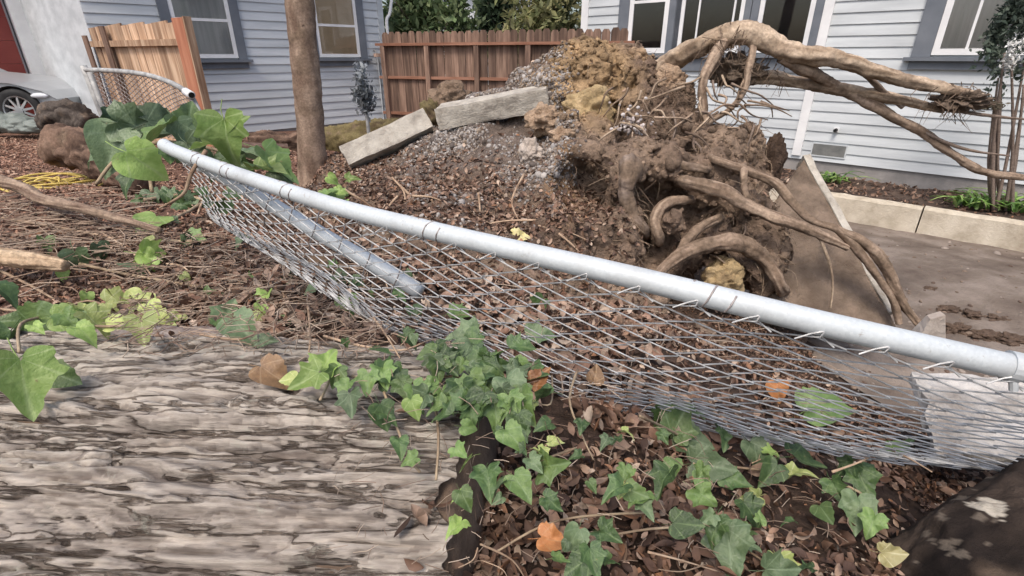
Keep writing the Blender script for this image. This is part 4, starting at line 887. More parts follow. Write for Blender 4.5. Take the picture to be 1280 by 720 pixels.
# ------------------------------------------------------------------ the big fallen log
def bark_log(name, label, p0, p1, r, mat, th0, th1, nL, nT, seed, amp=.016, cut=True, taper=.0):
    p0, p1 = np.array(p0, float), np.array(p1, float); d = p1 - p0; L = np.linalg.norm(d); d /= L
    side = np.cross(d, (0, 0, 1)); side /= np.linalg.norm(side); up = np.cross(side, d)
    s = np.linspace(0, 1, nL); th = np.linspace(th0, th1, nT); Sg, Tg = np.meshgrid(s, th, indexing='ij')
    q = np.stack([Sg * L * 8 + Tg * 1.2, np.cos(Tg) * r * 40, np.sin(Tg) * r * 40], -1)
    warp = np.stack([fbm(q * .4 + 9, 3, seed), fbm(q * .4 + 31, 3, seed + 1), fbm(q * .4 + 57, 3, seed + 2)], -1)
    q = q + warp * np.array((.8, 1.6, 1.6))
    qa = q * np.array((.42, .62, .62)); n1 = fbm(qa, 4, seed + 5); t_ = n1 * 5.2; fl = np.floor(t_); fr_ = t_ - fl; step = fl + np.clip(fr_ * 4.5, 0, 1) ** 1.5
    crack = np.clip(np.abs(fbm(q * np.array((.30, .6, .6)) + 60, 3, seed + 6)) * 9, 0, 1) ** .6; crack2 = np.clip(np.abs(fbm(q * np.array((.8, 1.7, 1.7)) + 20, 2, seed + 8)) * 6, 0, 1)
    fine = fbm(q * np.array((1.6, 4.2, 4.2)), 4, seed + 9); grit = fbm(q * np.array((7, 6, 6)), 2, seed + 11); plate = fbm(q * np.array((.22, .12, .12)), 2, seed + 12)
    h = .30 * step + .85 * crack + .42 * crack2 + .48 * fine + .2 * grit + .55 * plate - 1.05
    big = fbm(np.stack([Sg * L * 2.2, np.cos(Tg) * 1.3, np.sin(Tg) * 1.3], -1), 3, seed + 20)
    R = r * (1 - taper * Sg) * (1 + .06 * big) + amp * h
    V = p0 + d * (Sg * L)[..., None] + (side * np.cos(Tg)[..., None] + up * np.sin(Tg)[..., None]) * R[..., None]
    ii = np.arange(nL * nT).reshape(nL, nT); f = np.stack([ii[:-1, :-1], ii[:-1, 1:], ii[1:, 1:], ii[1:, :-1]], -1).reshape(-1, 4)
    V = V + d * (np.clip((Sg - .86) / .14, 0, 1) * (.07 * fbm(np.stack([np.cos(Tg) * 2.2, np.sin(Tg) * 2.2, Tg * 0], -1) * 2.2, 4, seed + 40) - .01))[..., None]
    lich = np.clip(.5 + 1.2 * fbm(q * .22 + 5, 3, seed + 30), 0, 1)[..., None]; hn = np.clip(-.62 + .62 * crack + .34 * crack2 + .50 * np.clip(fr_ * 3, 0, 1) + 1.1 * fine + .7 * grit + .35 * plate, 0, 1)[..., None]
    c = (np.array((.17, .142, .122)) * (1 - hn) + (np.array((.375, .325, .28)) * (1 - lich) + np.array((.48, .43, .365)) * lich) * hn)  # bark's own furrow brown, with crevice shade worked into the colour as well
    return p0, V.reshape(-1, 3), f, c.reshape(-1, 3), d, side, up
M['bark'] = vcolmat('oak_bark', .92, 45, .35, .8, 130, .006, .15)
def oakbark():
    t = NT('oak_log_bark'); a = t.n('ShaderNodeVertexColor'); a.layer_name = 'Col'; v = t.coord((3.6, 38, 38), (0, 0, .10)); w = t.coord((10, 120, 120), (0, 0, .10)); o = t.coord()
    nz = t.n('ShaderNodeTexNoise'); nz.inputs['Scale'].default_value = 1.3; nz.inputs['Detail'].default_value = 5; t.l(v, nz.inputs['Vector']); mv_ = t.n('ShaderNodeMix', dt='RGBA', blend='LINEAR_LIGHT'); mv_.inputs[0].default_value = .75; t.l(v, mv_.inputs[6]); t.l(nz.outputs['Color'], mv_.inputs[7])
    vo = t.n('ShaderNodeTexVoronoi'); vo.feature = 'DISTANCE_TO_EDGE'; vo.inputs['Scale'].default_value = .9; t.l(mv_.outputs[2], vo.inputs['Vector'])
    br = t.noise(o, 7, 4); th = t.n('ShaderNodeMath', op='MULTIPLY'); t.l(vo.outputs['Distance'], th.inputs[0]); ad = t.n('ShaderNodeMath', op='ADD'); t.l(br, ad.inputs[0]); ad.inputs[1].default_value = .25; t.l(ad.outputs[0], th.inputs[1])
    ck = t.ramp(th.outputs[0], [(.004, (.45, .41, .385)), (.050, (1, 1, 1))]); fi = t.noise(w, 1.0, 9, .75); fc_ = t.ramp(fi, [(.30, (.50, .48, .46)), (.50, (.95, .95, .95)), (.72, (1.35, 1.34, 1.32))])
    c = t.mix(1.0, a.outputs[0], ck, 'MULTIPLY'); c = t.mix(1.0, c, fc_, 'MULTIPLY'); c = t.mix(t.ramp(t.noise(o, 26, 6, .7), [(.60, (0, 0, 0)), (.72, (.6, .6, .6))]), c, (.40, .40, .33))
    b1 = t.n('ShaderNodeBump'); b1.inputs['Strength'].default_value = .9; b1.inputs['Distance'].default_value = .012; t.l(ck, b1.inputs['Height']); t.bump(fi, .8, .006, b1.outputs[0]); return t.fin(c, .93, 0, .12)
M['oak'] = oakbark()
lg = thing('fallen_log', 'huge grey furrowed oak log lying across the bottom left', 'log', (-.7, .55, .9))
LP0, LP1, LR = (-1.75, .71, .935), (-.06, .58, .935), .385
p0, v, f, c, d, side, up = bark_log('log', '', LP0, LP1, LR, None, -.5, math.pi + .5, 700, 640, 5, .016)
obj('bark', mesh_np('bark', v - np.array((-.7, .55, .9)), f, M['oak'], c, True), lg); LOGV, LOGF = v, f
core = [np.array(LP0) * (1 - t) + np.array(LP1) * t + d * e_ for t, e_ in ((0, 0), (.5, 0), (.88, 0), (1, -.02), (1, .01), (1, .03), (1, .038))]
part('heartwood', G().tube(core, [LR * k for k in (.93, .93, .93, .93, .88, .6, .05)], 90, 8, 0, 9, seed=3, fibre=((.06, .042, .032), (.21, .15, .11)), famp=.3, dusty=-.6), M['bark'], lg, smooth=True)
# long bark strip lying along the top of the log
st = thing('bark_strip', 'long pale strip of loose bark lying along the log top, under yellow leaves', 'bark piece', at(200, 432, .93))
def curved(name, root_, path, wid, hgt, mat, seed, n=80, m=14):
    P_ = np.array(path); P_, _ = spline(P_, np.ones(len(P_)), 12); P_ = np.array([[np.interp(t, np.linspace(0, 1, len(P_)), P_[:, j]) for j in range(3)] for t in np.linspace(0, 1, n)])
    T = np.gradient(P_, axis=0); T /= np.linalg.norm(T, axis=1)[:, None]; S = np.cross(T, (0, 0, 1)); S /= np.linalg.norm(S, axis=1)[:, None]; U = np.cross(S, T)
    a = np.linspace(-.2, math.pi + .2, m); V = P_[:, None] + S[:, None] * (np.cos(a)[None, :, None] * wid) + U[:, None] * (np.sin(a)[None, :, None] * hgt)
    V = V + (.010 * fbm(V * np.array((30, 60, 60)), 3, seed) + .006 * fbm(V * 120, 2, seed + 1))[..., None] * U[:, None]
    q = np.arange(n * m).reshape(n, m); f = np.stack([q[:-1, :-1], q[:-1, 1:], q[1:, 1:], q[1:, :-1]], -1).reshape(-1, 4)
    hcol = np.clip(.5 + fbm(V * np.array((18, 50, 50)), 3, seed + 4), 0, 1)[..., None]; c = np.array((.17, .12, .10)) * (1 - hcol) + np.array((.46, .42, .39)) * hcol
    return obj(name, mesh_np(name, V.reshape(-1, 3) - np.array(root_.location), f, mat, c.reshape(-1, 3), True), root_)
curved('bark', st, [at(70, 430, .87), at(160, 422, .885), at(250, 423, .895), at(345, 434, .885)], .026, .022, M['bark'], 71)
# dark log, bottom right
dl = thing('dark_log', 'wet dark brown log with pale lichen scar in the bottom right corner', 'log', (.75, .45, 1.0))
g = G(); g.tube([at(1085, 900, .42), at(1165, 815, .47), at(1250, 735, .52), at(1370, 675, .57), at(1540, 630, .60)], [.095, .115, .125, .125, .125], 150, 60, 0, 22, seed=4, fibre=((.012, .009, .008), (.075, .055, .043)), famp=.55, dusty=-.75)
V = g.v[0]; c = np.array(g.c[0]); u = (V - CAM_V) @ np.array((1.0, 0, 0)); dpt = (V - CAM_V) @ np.array((0, CP, -SP)); wv = (V - CAM_V) @ np.array((0, SP, CP))
for ctr, rr_ in ((at(1234, 632, .5), .020), (at(1243, 650, .5), .016), (at(1105, 690, .45), .006), (at(1176, 663, .47), .004)):
    k = np.argmin(np.linalg.norm(V / np.linalg.norm(V - CAM_V, axis=1)[:, None] * 0 + (V - CAM_V) / np.linalg.norm(V - CAM_V, axis=1)[:, None] - (ctr - CAM_V) / np.linalg.norm(ctr - CAM_V), axis=1)); d_ = np.linalg.norm(V - V[k], axis=1) / rr_ + .9 * fbm(V * 60, 3, 91)
    c[d_ < 1] = (.50, .45, .37)
sp_ = fbm(V * 38, 3, 95) > .34; c[sp_] = c[sp_] * .4 + np.array((.20, .165, .13)) * .6; g.c[0] = c
part('bark', g, M['bark'], dl, smooth=True)

# logs and lumps in the mulch at the left and by the house
LUMPC = {'trunkgrey': ((.035, .028, .024), (.12, .10, .085)), 'barklog': ((.05, .032, .024), (.22, .145, .105)), 'mosslog': ((.07, .05, .03), (.19, .155, .075)), 'cutwood': ((.34, .235, .15), (.58, .44, .30)), 'barklog2': ((.17, .115, .085), (.38, .285, .21))}
def lump(name, label, pts, rr, mat, seed, cat='log', bump=.35, bs=5, end=None):
    P_ = [at(*q) for q in pts]; rt = thing(name, label, cat, tuple(P_[0]))
    part('bark', G().tube(P_, rr, 44, 24, 0, bs, seed=seed, fibre=LUMPC[mat], famp=.45, dusty=-.5, shred=.13), M['root'], rt, smooth=True)
    return rt
lump('dark_stump', 'dark rounded stump between the car wheel and the wire gate', [(58, 160, 6.6), (76, 151, 6.6), (97, 152, 6.55), (112, 161, 6.5)], [.13, .22, .21, .12], 'trunkgrey', 2, 'stump', .25, 3)
lump('shaggy_log', 'shaggy brown bark covered log end beside the yellow rope', [(66, 190, 3.9), (84, 184, 3.85), (108, 188, 3.75), (140, 206, 3.5), (175, 226, 3.2)], [.09, .135, .14, .12, .08], 'barklog', 7, bump=.45, bs=8)
lump('mossy_log', 'mossy brown log lying along the foot of the grey house', [(400, 178, 6.9), (440, 174, 6.8), (480, 168, 6.8), (520, 165, 6.7)], [.17, .18, .18, .15], 'mosslog', 9)
lump('broken_log', 'dark broken timber end behind the young tree, at the house wall', [(312, 172, 6.3), (335, 178, 6.25), (365, 180, 6.3), (395, 172, 6.4)], [.04, .14, .10, .12], 'barklog', 11, bump=.5)
rough_box(bar(at(300, 196, 5.6), at(362, 197, 5.8), .12, .25), 'redwood', 'old_board', 'reddish brown board lying on the ground left of the young tree', 'board', 77, 8, .012)
lump('cut_branch', 'pale peeled branch lying in straw at the left edge', [(-30, 318, 1.75), (20, 322, 1.72), (60, 328, 1.66), (82, 332, 1.64)], [.030, .029, .026, .016], 'cutwood', 13, 'branch', .2, 12)
lump('brown_branch', 'long thin brown branch lying on the mulch below the yellow rope', [(-20, 220, 2.9), (30, 236, 2.75), (55, 250, 2.6), (110, 262, 2.4), (200, 288, 2.1)], [.033, .031, .028, .022, .012], 'barklog2', 15, 'branch', .2, 8)

# yellow rope: one long coil
g = G(); c = at(48, 212, 3.75); pts = []
for k in range(150):
    a = k * .33; r_ = .15 + .07 * math.sin(k * .173) + .03 * math.sin(k * .41); pts.append((c[0] + r_ * 1.35 * math.cos(a) + .03 * math.sin(k * .29), c[1] + r_ * 1.2 * math.sin(a), terr(c[0], c[1], False) + .03 + .022 * math.sin(k * .7) + .02 * (k / 150)))
pts += [(c[0] + .34, c[1] + .05, pts[-1][2] + .02), (c[0] + .46, c[1] - .03, pts[-1][2] + .01), (c[0] + .40, c[1] - .16, pts[-1][2] - .01), (c[0] + .18, c[1] - .22, pts[-1][2])]
single('rope', g.tube(pts, .0075, 6, 3), M['rope'], 'tangled coil of yellow rope lying on the reddish mulch', 'rope', smooth=True)

# grey sapling by the house corner
gs_ = at(461, 170, 6.2); sl_ = thing('grey_sapling', 'thin dusty grey sapling standing by the corner of the grey house', 'sapling', tuple(gs_))
part('stem', G().tube([gs_ - (0, 0, .2), at(458, 140, 6.2), at(452, 110, 6.2), at(449, 92, 6.2)], [.022, .02, .016, .008], 7, 4), M['galv_old'], sl_, smooth=True)
v, f, c = leafcloud(500, at(453, 118, 6.2), (.16, .14, .30), .035, [(.20, .22, .24), (.27, .29, .30), (.15, .17, .18)], 33, clump=16); obj('foliage', mesh_np('foliage', v - gs_, f, M['foliage'], c), sl_)

# ------------------------------------------------------------------ leaf litter, mulch, straw
LT = []
for cu, cv, tw in ((.10, .12, 0), (.28, -.15, .1), (-.18, .25, -.1), (.42, .2, .05), (.06, -.05, .2)):
    tv = []
    for t, wd in ((-1, 0.04), (-.5, .42), (.1, .5), (.6, .3), (1, .02)):
        for sgn in (-1, 0, 1): tv.append((sgn * wd, t, cu * abs(sgn) * wd * 2 + cv * t * t + tw * sgn * t))
    tf = [(i * 3 + j, i * 3 + j + 1, (i + 1) * 3 + j + 1, (i + 1) * 3 + j) for i in range(4) for j in (0, 1)]
    LT.append((np.array(tv), np.array(tf)))
BROWN = [(.085, .05, .035), (.17, .098, .065), (.25, .155, .105), (.37, .255, .185), (.125, .072, .05), (.46, .35, .265), (.30, .155, .085)]
BP = [.17, .26, .23, .14, .12, .05, .03]
def on_ground(n, x0, x1, y0, y1, dens=None):
    x = RNG.uniform(x0, x1, n * 3); y = y0 + (y1 - y0) * RNG.random(n * 3) ** 1.25; z = terr(x, y); k = np.ones(len(x), bool)
    if dens is not None: k &= RNG.random(len(x)) < dens(x, y, z)
    k = np.argwhere(k)[:n, 0]; x, y, z = x[k], y[k], z[k]; e = .02
    nn = np.stack([-(terr(x + e, y) - z) / e, -(terr(x, y + e) - z) / e, np.ones(len(x))], -1); nn /= np.linalg.norm(nn, axis=1)[:, None]
    return np.stack([x, y, z], -1), nn
parts = []
def dlit(x, y, z): return (z > .12) * np.clip(.55 + 1.3 * vnoise(np.stack([x * 4, y * 4, y * 0], -1), 17), .18, 1) * np.clip(1.15 - .25 * np.maximum(0, -.8 - x) * 1.2, .12, 1)
for i, (tv, tf) in enumerate(LT):
    p, nn = on_ground(12500, -2.6, 1.7, -.25, 2.7, dlit); n = len(p)
    p = p + nn * (RNG.random((n, 1)) ** 2 * .035)
    parts.append(scatter(tv, tf, p, nn, RNG.uniform(.0055, .0155, n) * np.where(RNG.random(n) < .05, 1.6, 1), pal(BROWN, n, .35, p=BP), .75, aniso=np.array((1, 1, 1)), lift=.004))
for tv, tf in LT[:4]:
    p, nn = on_ground(620, -1.3, .5, .75, 2.0, dlit); n = len(p); p = p + nn * (.015 + RNG.random((n, 1)) * .02)
    parts.append(scatter(tv, tf, p, nn, RNG.uniform(.017, .028, n), pal([(.38, .265, .195), (.46, .36, .28), (.30, .19, .135), (.22, .125, .085)], n, .25), .8, lift=.006))
tv4 = np.array([(-.5, -1, 0), (.5, -.8, .1), (.45, 1, 0), (-.4, .9, .15)]); p, nn = on_ground(26000, -2.4, 1.6, .25, 2.5, dlit); n = len(p)
parts.append(scatter(tv4, np.array([(0, 1, 2, 3)]), p, nn, RNG.uniform(.0015, .006, n), pal(BROWN + [(.5, .42, .33)], n, .4), .8, lift=.012))
for tv, tf in LT:      # leaves blown on to the back and the broken end of the log
    p, nn = tri_sample(LOGV, LOGF, 420, lambda c, nn: np.clip(np.abs(nn[:, 2]) - .3, 0, 1) * (np.clip((c[:, 1] - .80) / .12, 0, 1) ** 2 + 2.5 * np.clip((c[:, 0] + .22) / .2, 0, 1) ** 2 * (c[:, 1] > .3)) * np.clip(.2 + 1.6 * fbm(c * 6, 2, 5), 0, 1)); nn = nn * np.sign(nn[:, 2:3])
    parts.append(scatter(tv, tf, p, nn, RNG.uniform(.006, .017, len(p)), pal(BROWN, len(p), .35, p=BP), .5, lift=.010))
v, f, c = merge(parts); tag(obj('leaf_litter', mesh_np('leaf_litter', v, f, M['litter'], c)), kind='stuff')
# leaves lying on the lower mound
parts = []
for i, (tv, tf) in enumerate(LT):
    n = 2300; p, nn = tri_sample(mv, mq, n, lambda c, nn: front(c, nn) * np.clip((nn[:, 2] - .2) * 2, 0, 1) * np.clip((.75 - c[:, 0]) / .3, .02, 1) * np.clip((1.22 - c[:, 2]) / .2, .05, 1))
    parts.append(scatter(tv, tf, p, nn, RNG.uniform(.010, .024, n), pal(BROWN, n, .35, p=BP), .6, lift=.006))
v, f, c = merge(parts); tag(obj('fallen_leaves', mesh_np('fallen_leaves', v - RL, f, M['litter'], c), rp), kind='stuff')
# bark mulch at the left, further back
parts = []
MUL = [(.26, .145, .10), (.35, .21, .15), (.19, .105, .072), (.44, .30, .22), (.30, .17, .115)]
for s in range(4):
    tv = np.array([(-1, -.28, -.12), (1, -.2, -.1), (1, .22, -.1), (-1, .26, -.12), (-.9, -.2, .12), (.95, -.16, .14), (.9, .18, .1), (-.95, .2, .15)]) * (1 + .15 * RNG.normal(size=(8, 3)))
    tf = np.array([(3, 2, 1, 0), (4, 5, 6, 7), (0, 1, 5, 4), (1, 2, 6, 5), (2, 3, 7, 6), (3, 0, 4, 7)])
    p, nn = on_ground(7000, -7.5, -.5, 1.5, 8.5, lambda x, y, z: (x < -.35 - .18 * y + .3 * vnoise(np.stack([x, y, y * 0], -1) * 2)) * 1.0); n = len(p)
    parts.append(scatter(tv, tf, p, nn, RNG.uniform(.012, .034, n), pal(MUL, n, .3), .35, lift=.008))
v, f, c = merge(parts); tag(obj('bark_mulch', mesh_np('bark_mulch', v, f, M['chips'], c)), kind='stuff')
# driveway rubble and dropped leaves
parts = []
for s in range(3):
    tv, tf = stone(30 + s); n = 1500; x = RNG.uniform(1.7, 5.2, n); y = RNG.uniform(1.8, 6.2, n); k = (x * n2[0] + y * n2[1] < 6.7); x, y = x[k], y[k]; n = len(x)
    near_ = np.clip(1.2 - np.hypot(x - 2.4, y - 2.9) / 1.3, .12, 1); k = RNG.random(n) < near_; x, y = x[k], y[k]; n = len(x)
    p = np.stack([x, y, np.maximum(terr(x, y), 0) + .012], -1); parts.append(scatter(tv, tf, p, np.tile((0, 0, 1.0), (n, 1)), RNG.uniform(.005, .02, n) * np.where(RNG.random(n) < .06, 1.9, 1), pal([(.20, .15, .115), (.28, .235, .20), (.13, .09, .07)], n), .4))
v, f, c = merge(parts); tag(obj('rubble', mesh_np('rubble', v, f, M['pebbles'], c)), kind='stuff')
rng = np.random.default_rng(3)
for k in range(9):
    px, py = [(1160, 365), (1185, 388), (1195, 412), (1215, 395), (1150, 345), (1235, 420), (1180, 330), (1250, 400), (1265, 425)][k]
    u, v_ = px - 640, 360 - py; f_, d_ = 640 * CP + v_ * SP, v_ * CP - 640 * SP; Y = -(CAM_H - .03) / d_ * f_
    g = G(); g.blob(at(px, py, Y), (rng.uniform(.05, .10), rng.uniform(.04, .09), rng.uniform(.02, .05)), 4, .8, 2.6, 200 + k, c=(.17, .12, .09))
    single('earth_clod', g, M['mound'], 'flat clod of brown earth lying on the muddy driveway by the lowest roots', 'clod', smooth=True, group='earth clods on the driveway')
# bed litter by the kerb
parts = []
for tv, tf in LT[:3]:
    n = 500; s_ = RNG.uniform(6.9, 7.95, n); t_ = RNG.uniform(-4, 3, n); p = np.stack([n2[0] * s_ + d1[0] * t_, n2[1] * s_ + d1[1] * t_, np.full(n, .30)], -1)
    parts.append(scatter(tv, tf, p, np.tile((0, 0, 1.0), (n, 1)), RNG.uniform(.015, .04, n), pal(BROWN, n, .3, p=BP), .4))
v, f, c = merge(parts); tag(obj('bed_litter', mesh_np('bed_litter', v, f, M['litter'], c)), kind='stuff')

YS = np.linspace(.28, 7, 700)
def ground_at(px, py, lift=.03):
    u, v_ = px - 640, 360 - py; f_, d_ = 640 * CP + v_ * SP, v_ * CP - 640 * SP
    x, z = u / f_ * YS, CAM_H + d_ / f_ * YS; h = terr(x, YS, False) + lift
    q = (np.array([x, YS, z]).T - np.array(LP0)); ax_l = np.array(LP1) - np.array(LP0); t = np.clip(q @ ax_l / (ax_l @ ax_l), 0, 1); dl_ = np.linalg.norm(q - t[:, None] * ax_l, axis=1)
    hit = np.argwhere((z < h) | (dl_ < LR + .02 + lift * .5)); return float(YS[hit[0, 0]]) if len(hit) else 3.0
# straw at the left edge
g = G(); r = random.Random(5); V, Fq, Cc, off = [], [], [], 0
for k in range(2000):
    px, py = (r.uniform(-20, 190), r.gauss(285, 34)) if k < 420 else (r.uniform(150, 480), r.uniform(300, 450))
    if k >= 1550: px, py = (r.uniform(420, 1060), r.uniform(340, 715))
    Y = ground_at(px, py); p = at(px, py, Y) + (0, 0, r.uniform(0, .04)); a = r.gauss(-0.1, .75) if k < 420 else r.uniform(-1.6, 1.6); L = r.uniform(.03, .15) if k < 420 else rad(r.uniform(7, 26), Y)
    d_ = np.array((math.cos(a), math.sin(a), r.uniform(-.12, .12))); w_ = np.array((-d_[1], d_[0], 0)) * (r.uniform(.0012, .003) if k < 420 else rad(r.uniform(.4, .95), Y))
    bend = np.array((r.gauss(0, .12) * L, r.gauss(0, .12) * L, r.uniform(.0, .12) * L)); q = [p - d_ * L, p + bend, p + d_ * L]
    for i, z in enumerate(q): V += [z - w_, z + w_, z + (0, 0, .003 if k < 420 else rad(.8, Y))]
    for i in (0, 1):
        for j in range(3): Fq.append((off + i * 3 + j, off + i * 3 + (j + 1) % 3, off + i * 3 + 3 + (j + 1) % 3, off + i * 3 + 3 + j))
    off += 9; cc = np.array(r.choice([(.36, .27, .20), (.28, .20, .145), (.44, .35, .27), (.20, .135, .10)])) * r.uniform(.7, 1.2); Cc += [cc] * 9
tag(obj('dry_straw', mesh_np('dry_straw', np.array(V), np.array(Fq), M['straw'], np.array(Cc))), kind='stuff')

# ------------------------------------------------------------------ twigs (single ones)
def twig(pts, rpx, label, mat='twig', group='single twigs on the litter', lift=.04):
    P_ = []
    for i, q in enumerate(pts):
        px, py = q[:2]; Y = q[2] if len(q) > 2 else ground_at(px, py, lift); P_.append(at(px, py, Y))
    R_ = [rad(rpx * (1 - .5 * i / (len(pts) - 1)), p[1]) for i, p in enumerate(P_)]
    return single('twig', G().tube(P_, R_, 6, 5, .25, 60, seed=int(pts[0][0])), M[mat], label, 'twig', smooth=True, group=group)
twig([(258, 188, 1.38), (240, 215, 1.34), (231, 240, 1.33), (215, 252, 1.34), (200, 260, 1.38)], 2.6, 'pale curved twig rising in front of the big lime leaf to the rail end')
twig([(265, 235), (252, 255), (247, 268)], 2, 'short pale twig hanging below the left end of the rail')
twig([(277, 248), (262, 262), (252, 272)], 1.8, 'short straight twig right of the hanging one, below the rail end')
twig([(0, 272), (60, 282), (120, 293), (165, 302)], 2.4, 'long pale stalk across the straw at left')
twig([(0, 338), (40, 358), (75, 378), (100, 390)], 2.2, 'brown stalk slanting down from the left edge under the peeled branch')
twig([(-5, 386), (60, 390), (110, 376), (142, 388)], 2.2, 'bent straw coloured stalk just above the yellow green leaves')
twig([(130, 293), (165, 315), (190, 345)], 1.8, 'thin brown twig slanting through the litter beside the single lime leaf')
twig([(190, 372), (225, 340), (232, 333)], 1.6, 'short grey twig slanting up beside the lime leaf cluster')
twig([(250, 418), (290, 424), (318, 418), (345, 400)], 1.8, 'pale crooked twig by the twin green leaves')
twig([(310, 345), (280, 368), (240, 382)], 1.6, 'brown twig lying above the twin green leaves')
twig([(385, 382), (388, 415), (386, 440)], 2.2, 'thin upright straw colored twig above the lime leaf group')
twig([(405, 420), (450, 432), (500, 438), (530, 428)], 2.2, 'long pale twig crossing above the dark ivy clump')
twig([(460, 388), (480, 415), (500, 448)], 2, 'pale twig leaning across the long one by the dark ivy clump')
twig([(722, 462), (712, 500), (728, 545), (742, 575)], 2.2, 'long curved pale tendril dropping through the litter at centre', 'vine')
twig([(690, 470), (688, 505), (664, 500)], 1.8, 'small forked tendril left of the long curved one', 'vine')
twig([(708, 645, .55), (700, 675, .52), (692, 725, .5)], 3, 'pale vine stem at the bottom, left of its twin', 'vine')
twig([(740, 650, .55), (760, 690, .52), (790, 725, .5)], 3, 'pale vine stem at the bottom, right of its twin', 'vine')
twig([(530, 650, .58), (548, 690, .55), (575, 722, .53)], 2.6, 'thin vine stem arching down at the broken end of the log', 'vine')
twig([(1040, 590, .72), (1080, 575, .74), (1105, 558, .76)], 2.2, 'straight grey twig poking out of the mesh near the black log')
twig([(1110, 560, .74), (1140, 575, .70), (1165, 590, .66)], 2.0, 'second grey twig by the black log, under the pale slab')
twig([(810, 690), (850, 700), (900, 715)], 2.2, 'brown twig at the bottom among the litter')
twig([(600, 680), (640, 700), (660, 730)], 2.2, 'dark stalk at the bottom between log end and vine stems')
twig([(500, 232, 2.9), (515, 248, 2.75), (520, 268, 2.6)], 1.8, 'pale straw stalk just behind the rail at the foot of the mound')
twig([(490, 222, 2.9), (505, 240, 2.8), (506, 262, 2.65)], 1.6, 'second straw stalk behind the rail, leaning left')
twig([(655, 218, 2.8), (640, 250, 2.6), (648, 275, 2.45)], 1.8, 'brown twig on the dirt slope above the middle of the rail')
r = random.Random(11)
for k in range(46):
    px, py = r.choice([(r.uniform(180, 560), r.uniform(300, 440)), (r.uniform(560, 1040), r.uniform(500, 715)), (r.uniform(430, 700), r.uniform(232, 300))])
    if py < 300 and px > 430: Y = None; pts = [(px, py, 2.7 - (py - 232) / 68 * .45)]; a = r.uniform(0, 3.14); L = r.uniform(14, 40); pts.append((px + L * math.cos(a), py + L * .5 * math.sin(a), pts[0][2] - .02)); pts.append((px + 1.7 * L * math.cos(a), py + .9 * L * math.sin(a) + 4, pts[0][2] - .04))
    else: a = r.uniform(0, 3.14); L = r.uniform(14, 34); pts = [(px, py), (px + L * math.cos(a), py + L * .6 * math.sin(a)), (px + 1.8 * L * math.cos(a + .3), py + 1.1 * L * math.sin(a + .3))]
    o = twig(pts, r.uniform(1.1, 1.9), 'thin dry twig lying in the litter, one of many alike', group='small dry twigs strewn over the litter')

# ------------------------------------------------------------------ ivy
def ivy_mesh(name, mat, seed):
    r = random.Random(seed); half = [(0.0, .04), (.10, -.13), (.27, -.17), (.44, -.06), (.40, .12), (.54, .34 + r.uniform(-.06, .06)), (.34, .42), (.22, .62), (.13, .84), (0, 1.02)]
    if seed % 3 == 2: half = [(0, .04), (.14, -.10), (.34, -.08), (.47, .08), (.48, .28), (.42, .45), (.31, .64), (.19, .82), (.09, .95), (0, 1.05)]     # unlobed, mature
    hv, _ = spline(np.array([(a, b_, 0) for a, b_ in half]), np.ones(len(half)), 3); half = [(max(0, a), b_) for a, b_, _z in hv]
    out = half + [(-x * r.uniform(.88, 1.08), y + r.uniform(-.012, .012)) for x, y in half[-2:0:-1]]; n = len(out)
    P_ = [(0, .34)] + [(x * .5, .34 + (y - .34) * .5) for x, y in out] + out
    fold, curl, wav, tw = r.uniform(.10, .55), r.uniform(-.6, .1), r.uniform(.03, .09), r.uniform(-.35, .35); V = []
    for x, y in P_:
        V.append((x, y, fold * abs(x) + curl * (y - .1) ** 2 + wav * math.sin(9 * x + 7 * y + seed) + tw * x * y))
    f = [(0, 1 + i, 1 + (i + 1) % n) for i in range(n)] + [(1 + i, 1 + n + i, 1 + n + (i + 1) % n, 1 + (i + 1) % n) for i in range(n)]
    g = G().add(V, f); g.tube([(0, .04, .0), (.04, -.18, -.08), (.03, -.38, -.24)], [.012, .011, .009], 5, cap=False)
    return g.mesh(name, mat, True)
IV = {k: [ivy_mesh('leaf', M['ivy' + k], s * 7 + i) for i, s in enumerate(range(10))] for k in 'DMLYG'}
for k in ('dryleaf', 'orangeleaf', 'yleaf'): IV[k] = [ivy_mesh('leaf', M[k], 2 + 3 * i) for i in range(3)]
CAMP = np.array((0, 0, CAM_H)); CUP = np.array((0, SP, CP))
def leaf_xf(o, P_, size, ang, r, face=.55, upw=.6, jit=.35):
    """ang: where the tip points as seen from the path, degrees clockwise from up"""
    tc = CAMP - P_; tc /= np.linalg.norm(tc)
    nz = tc * face + np.array((0, 0, 1.0)) * upw + np.array([r.gauss(0, jit) for _ in range(3)]); nz /= np.linalg.norm(nz)
    a = math.radians(ang); tip = np.array((1.0, 0, 0)) * math.sin(a) + CUP * math.cos(a); tip = tip - nz * tip.dot(nz); tip /= np.linalg.norm(tip); xx = np.cross(tip, nz)
    m = Matrix(((xx[0], tip[0], nz[0], P_[0]), (xx[1], tip[1], nz[1], P_[1]), (xx[2], tip[2], nz[2], P_[2]), (0, 0, 0, 1))) @ Matrix.Scale(size, 4)
    return m
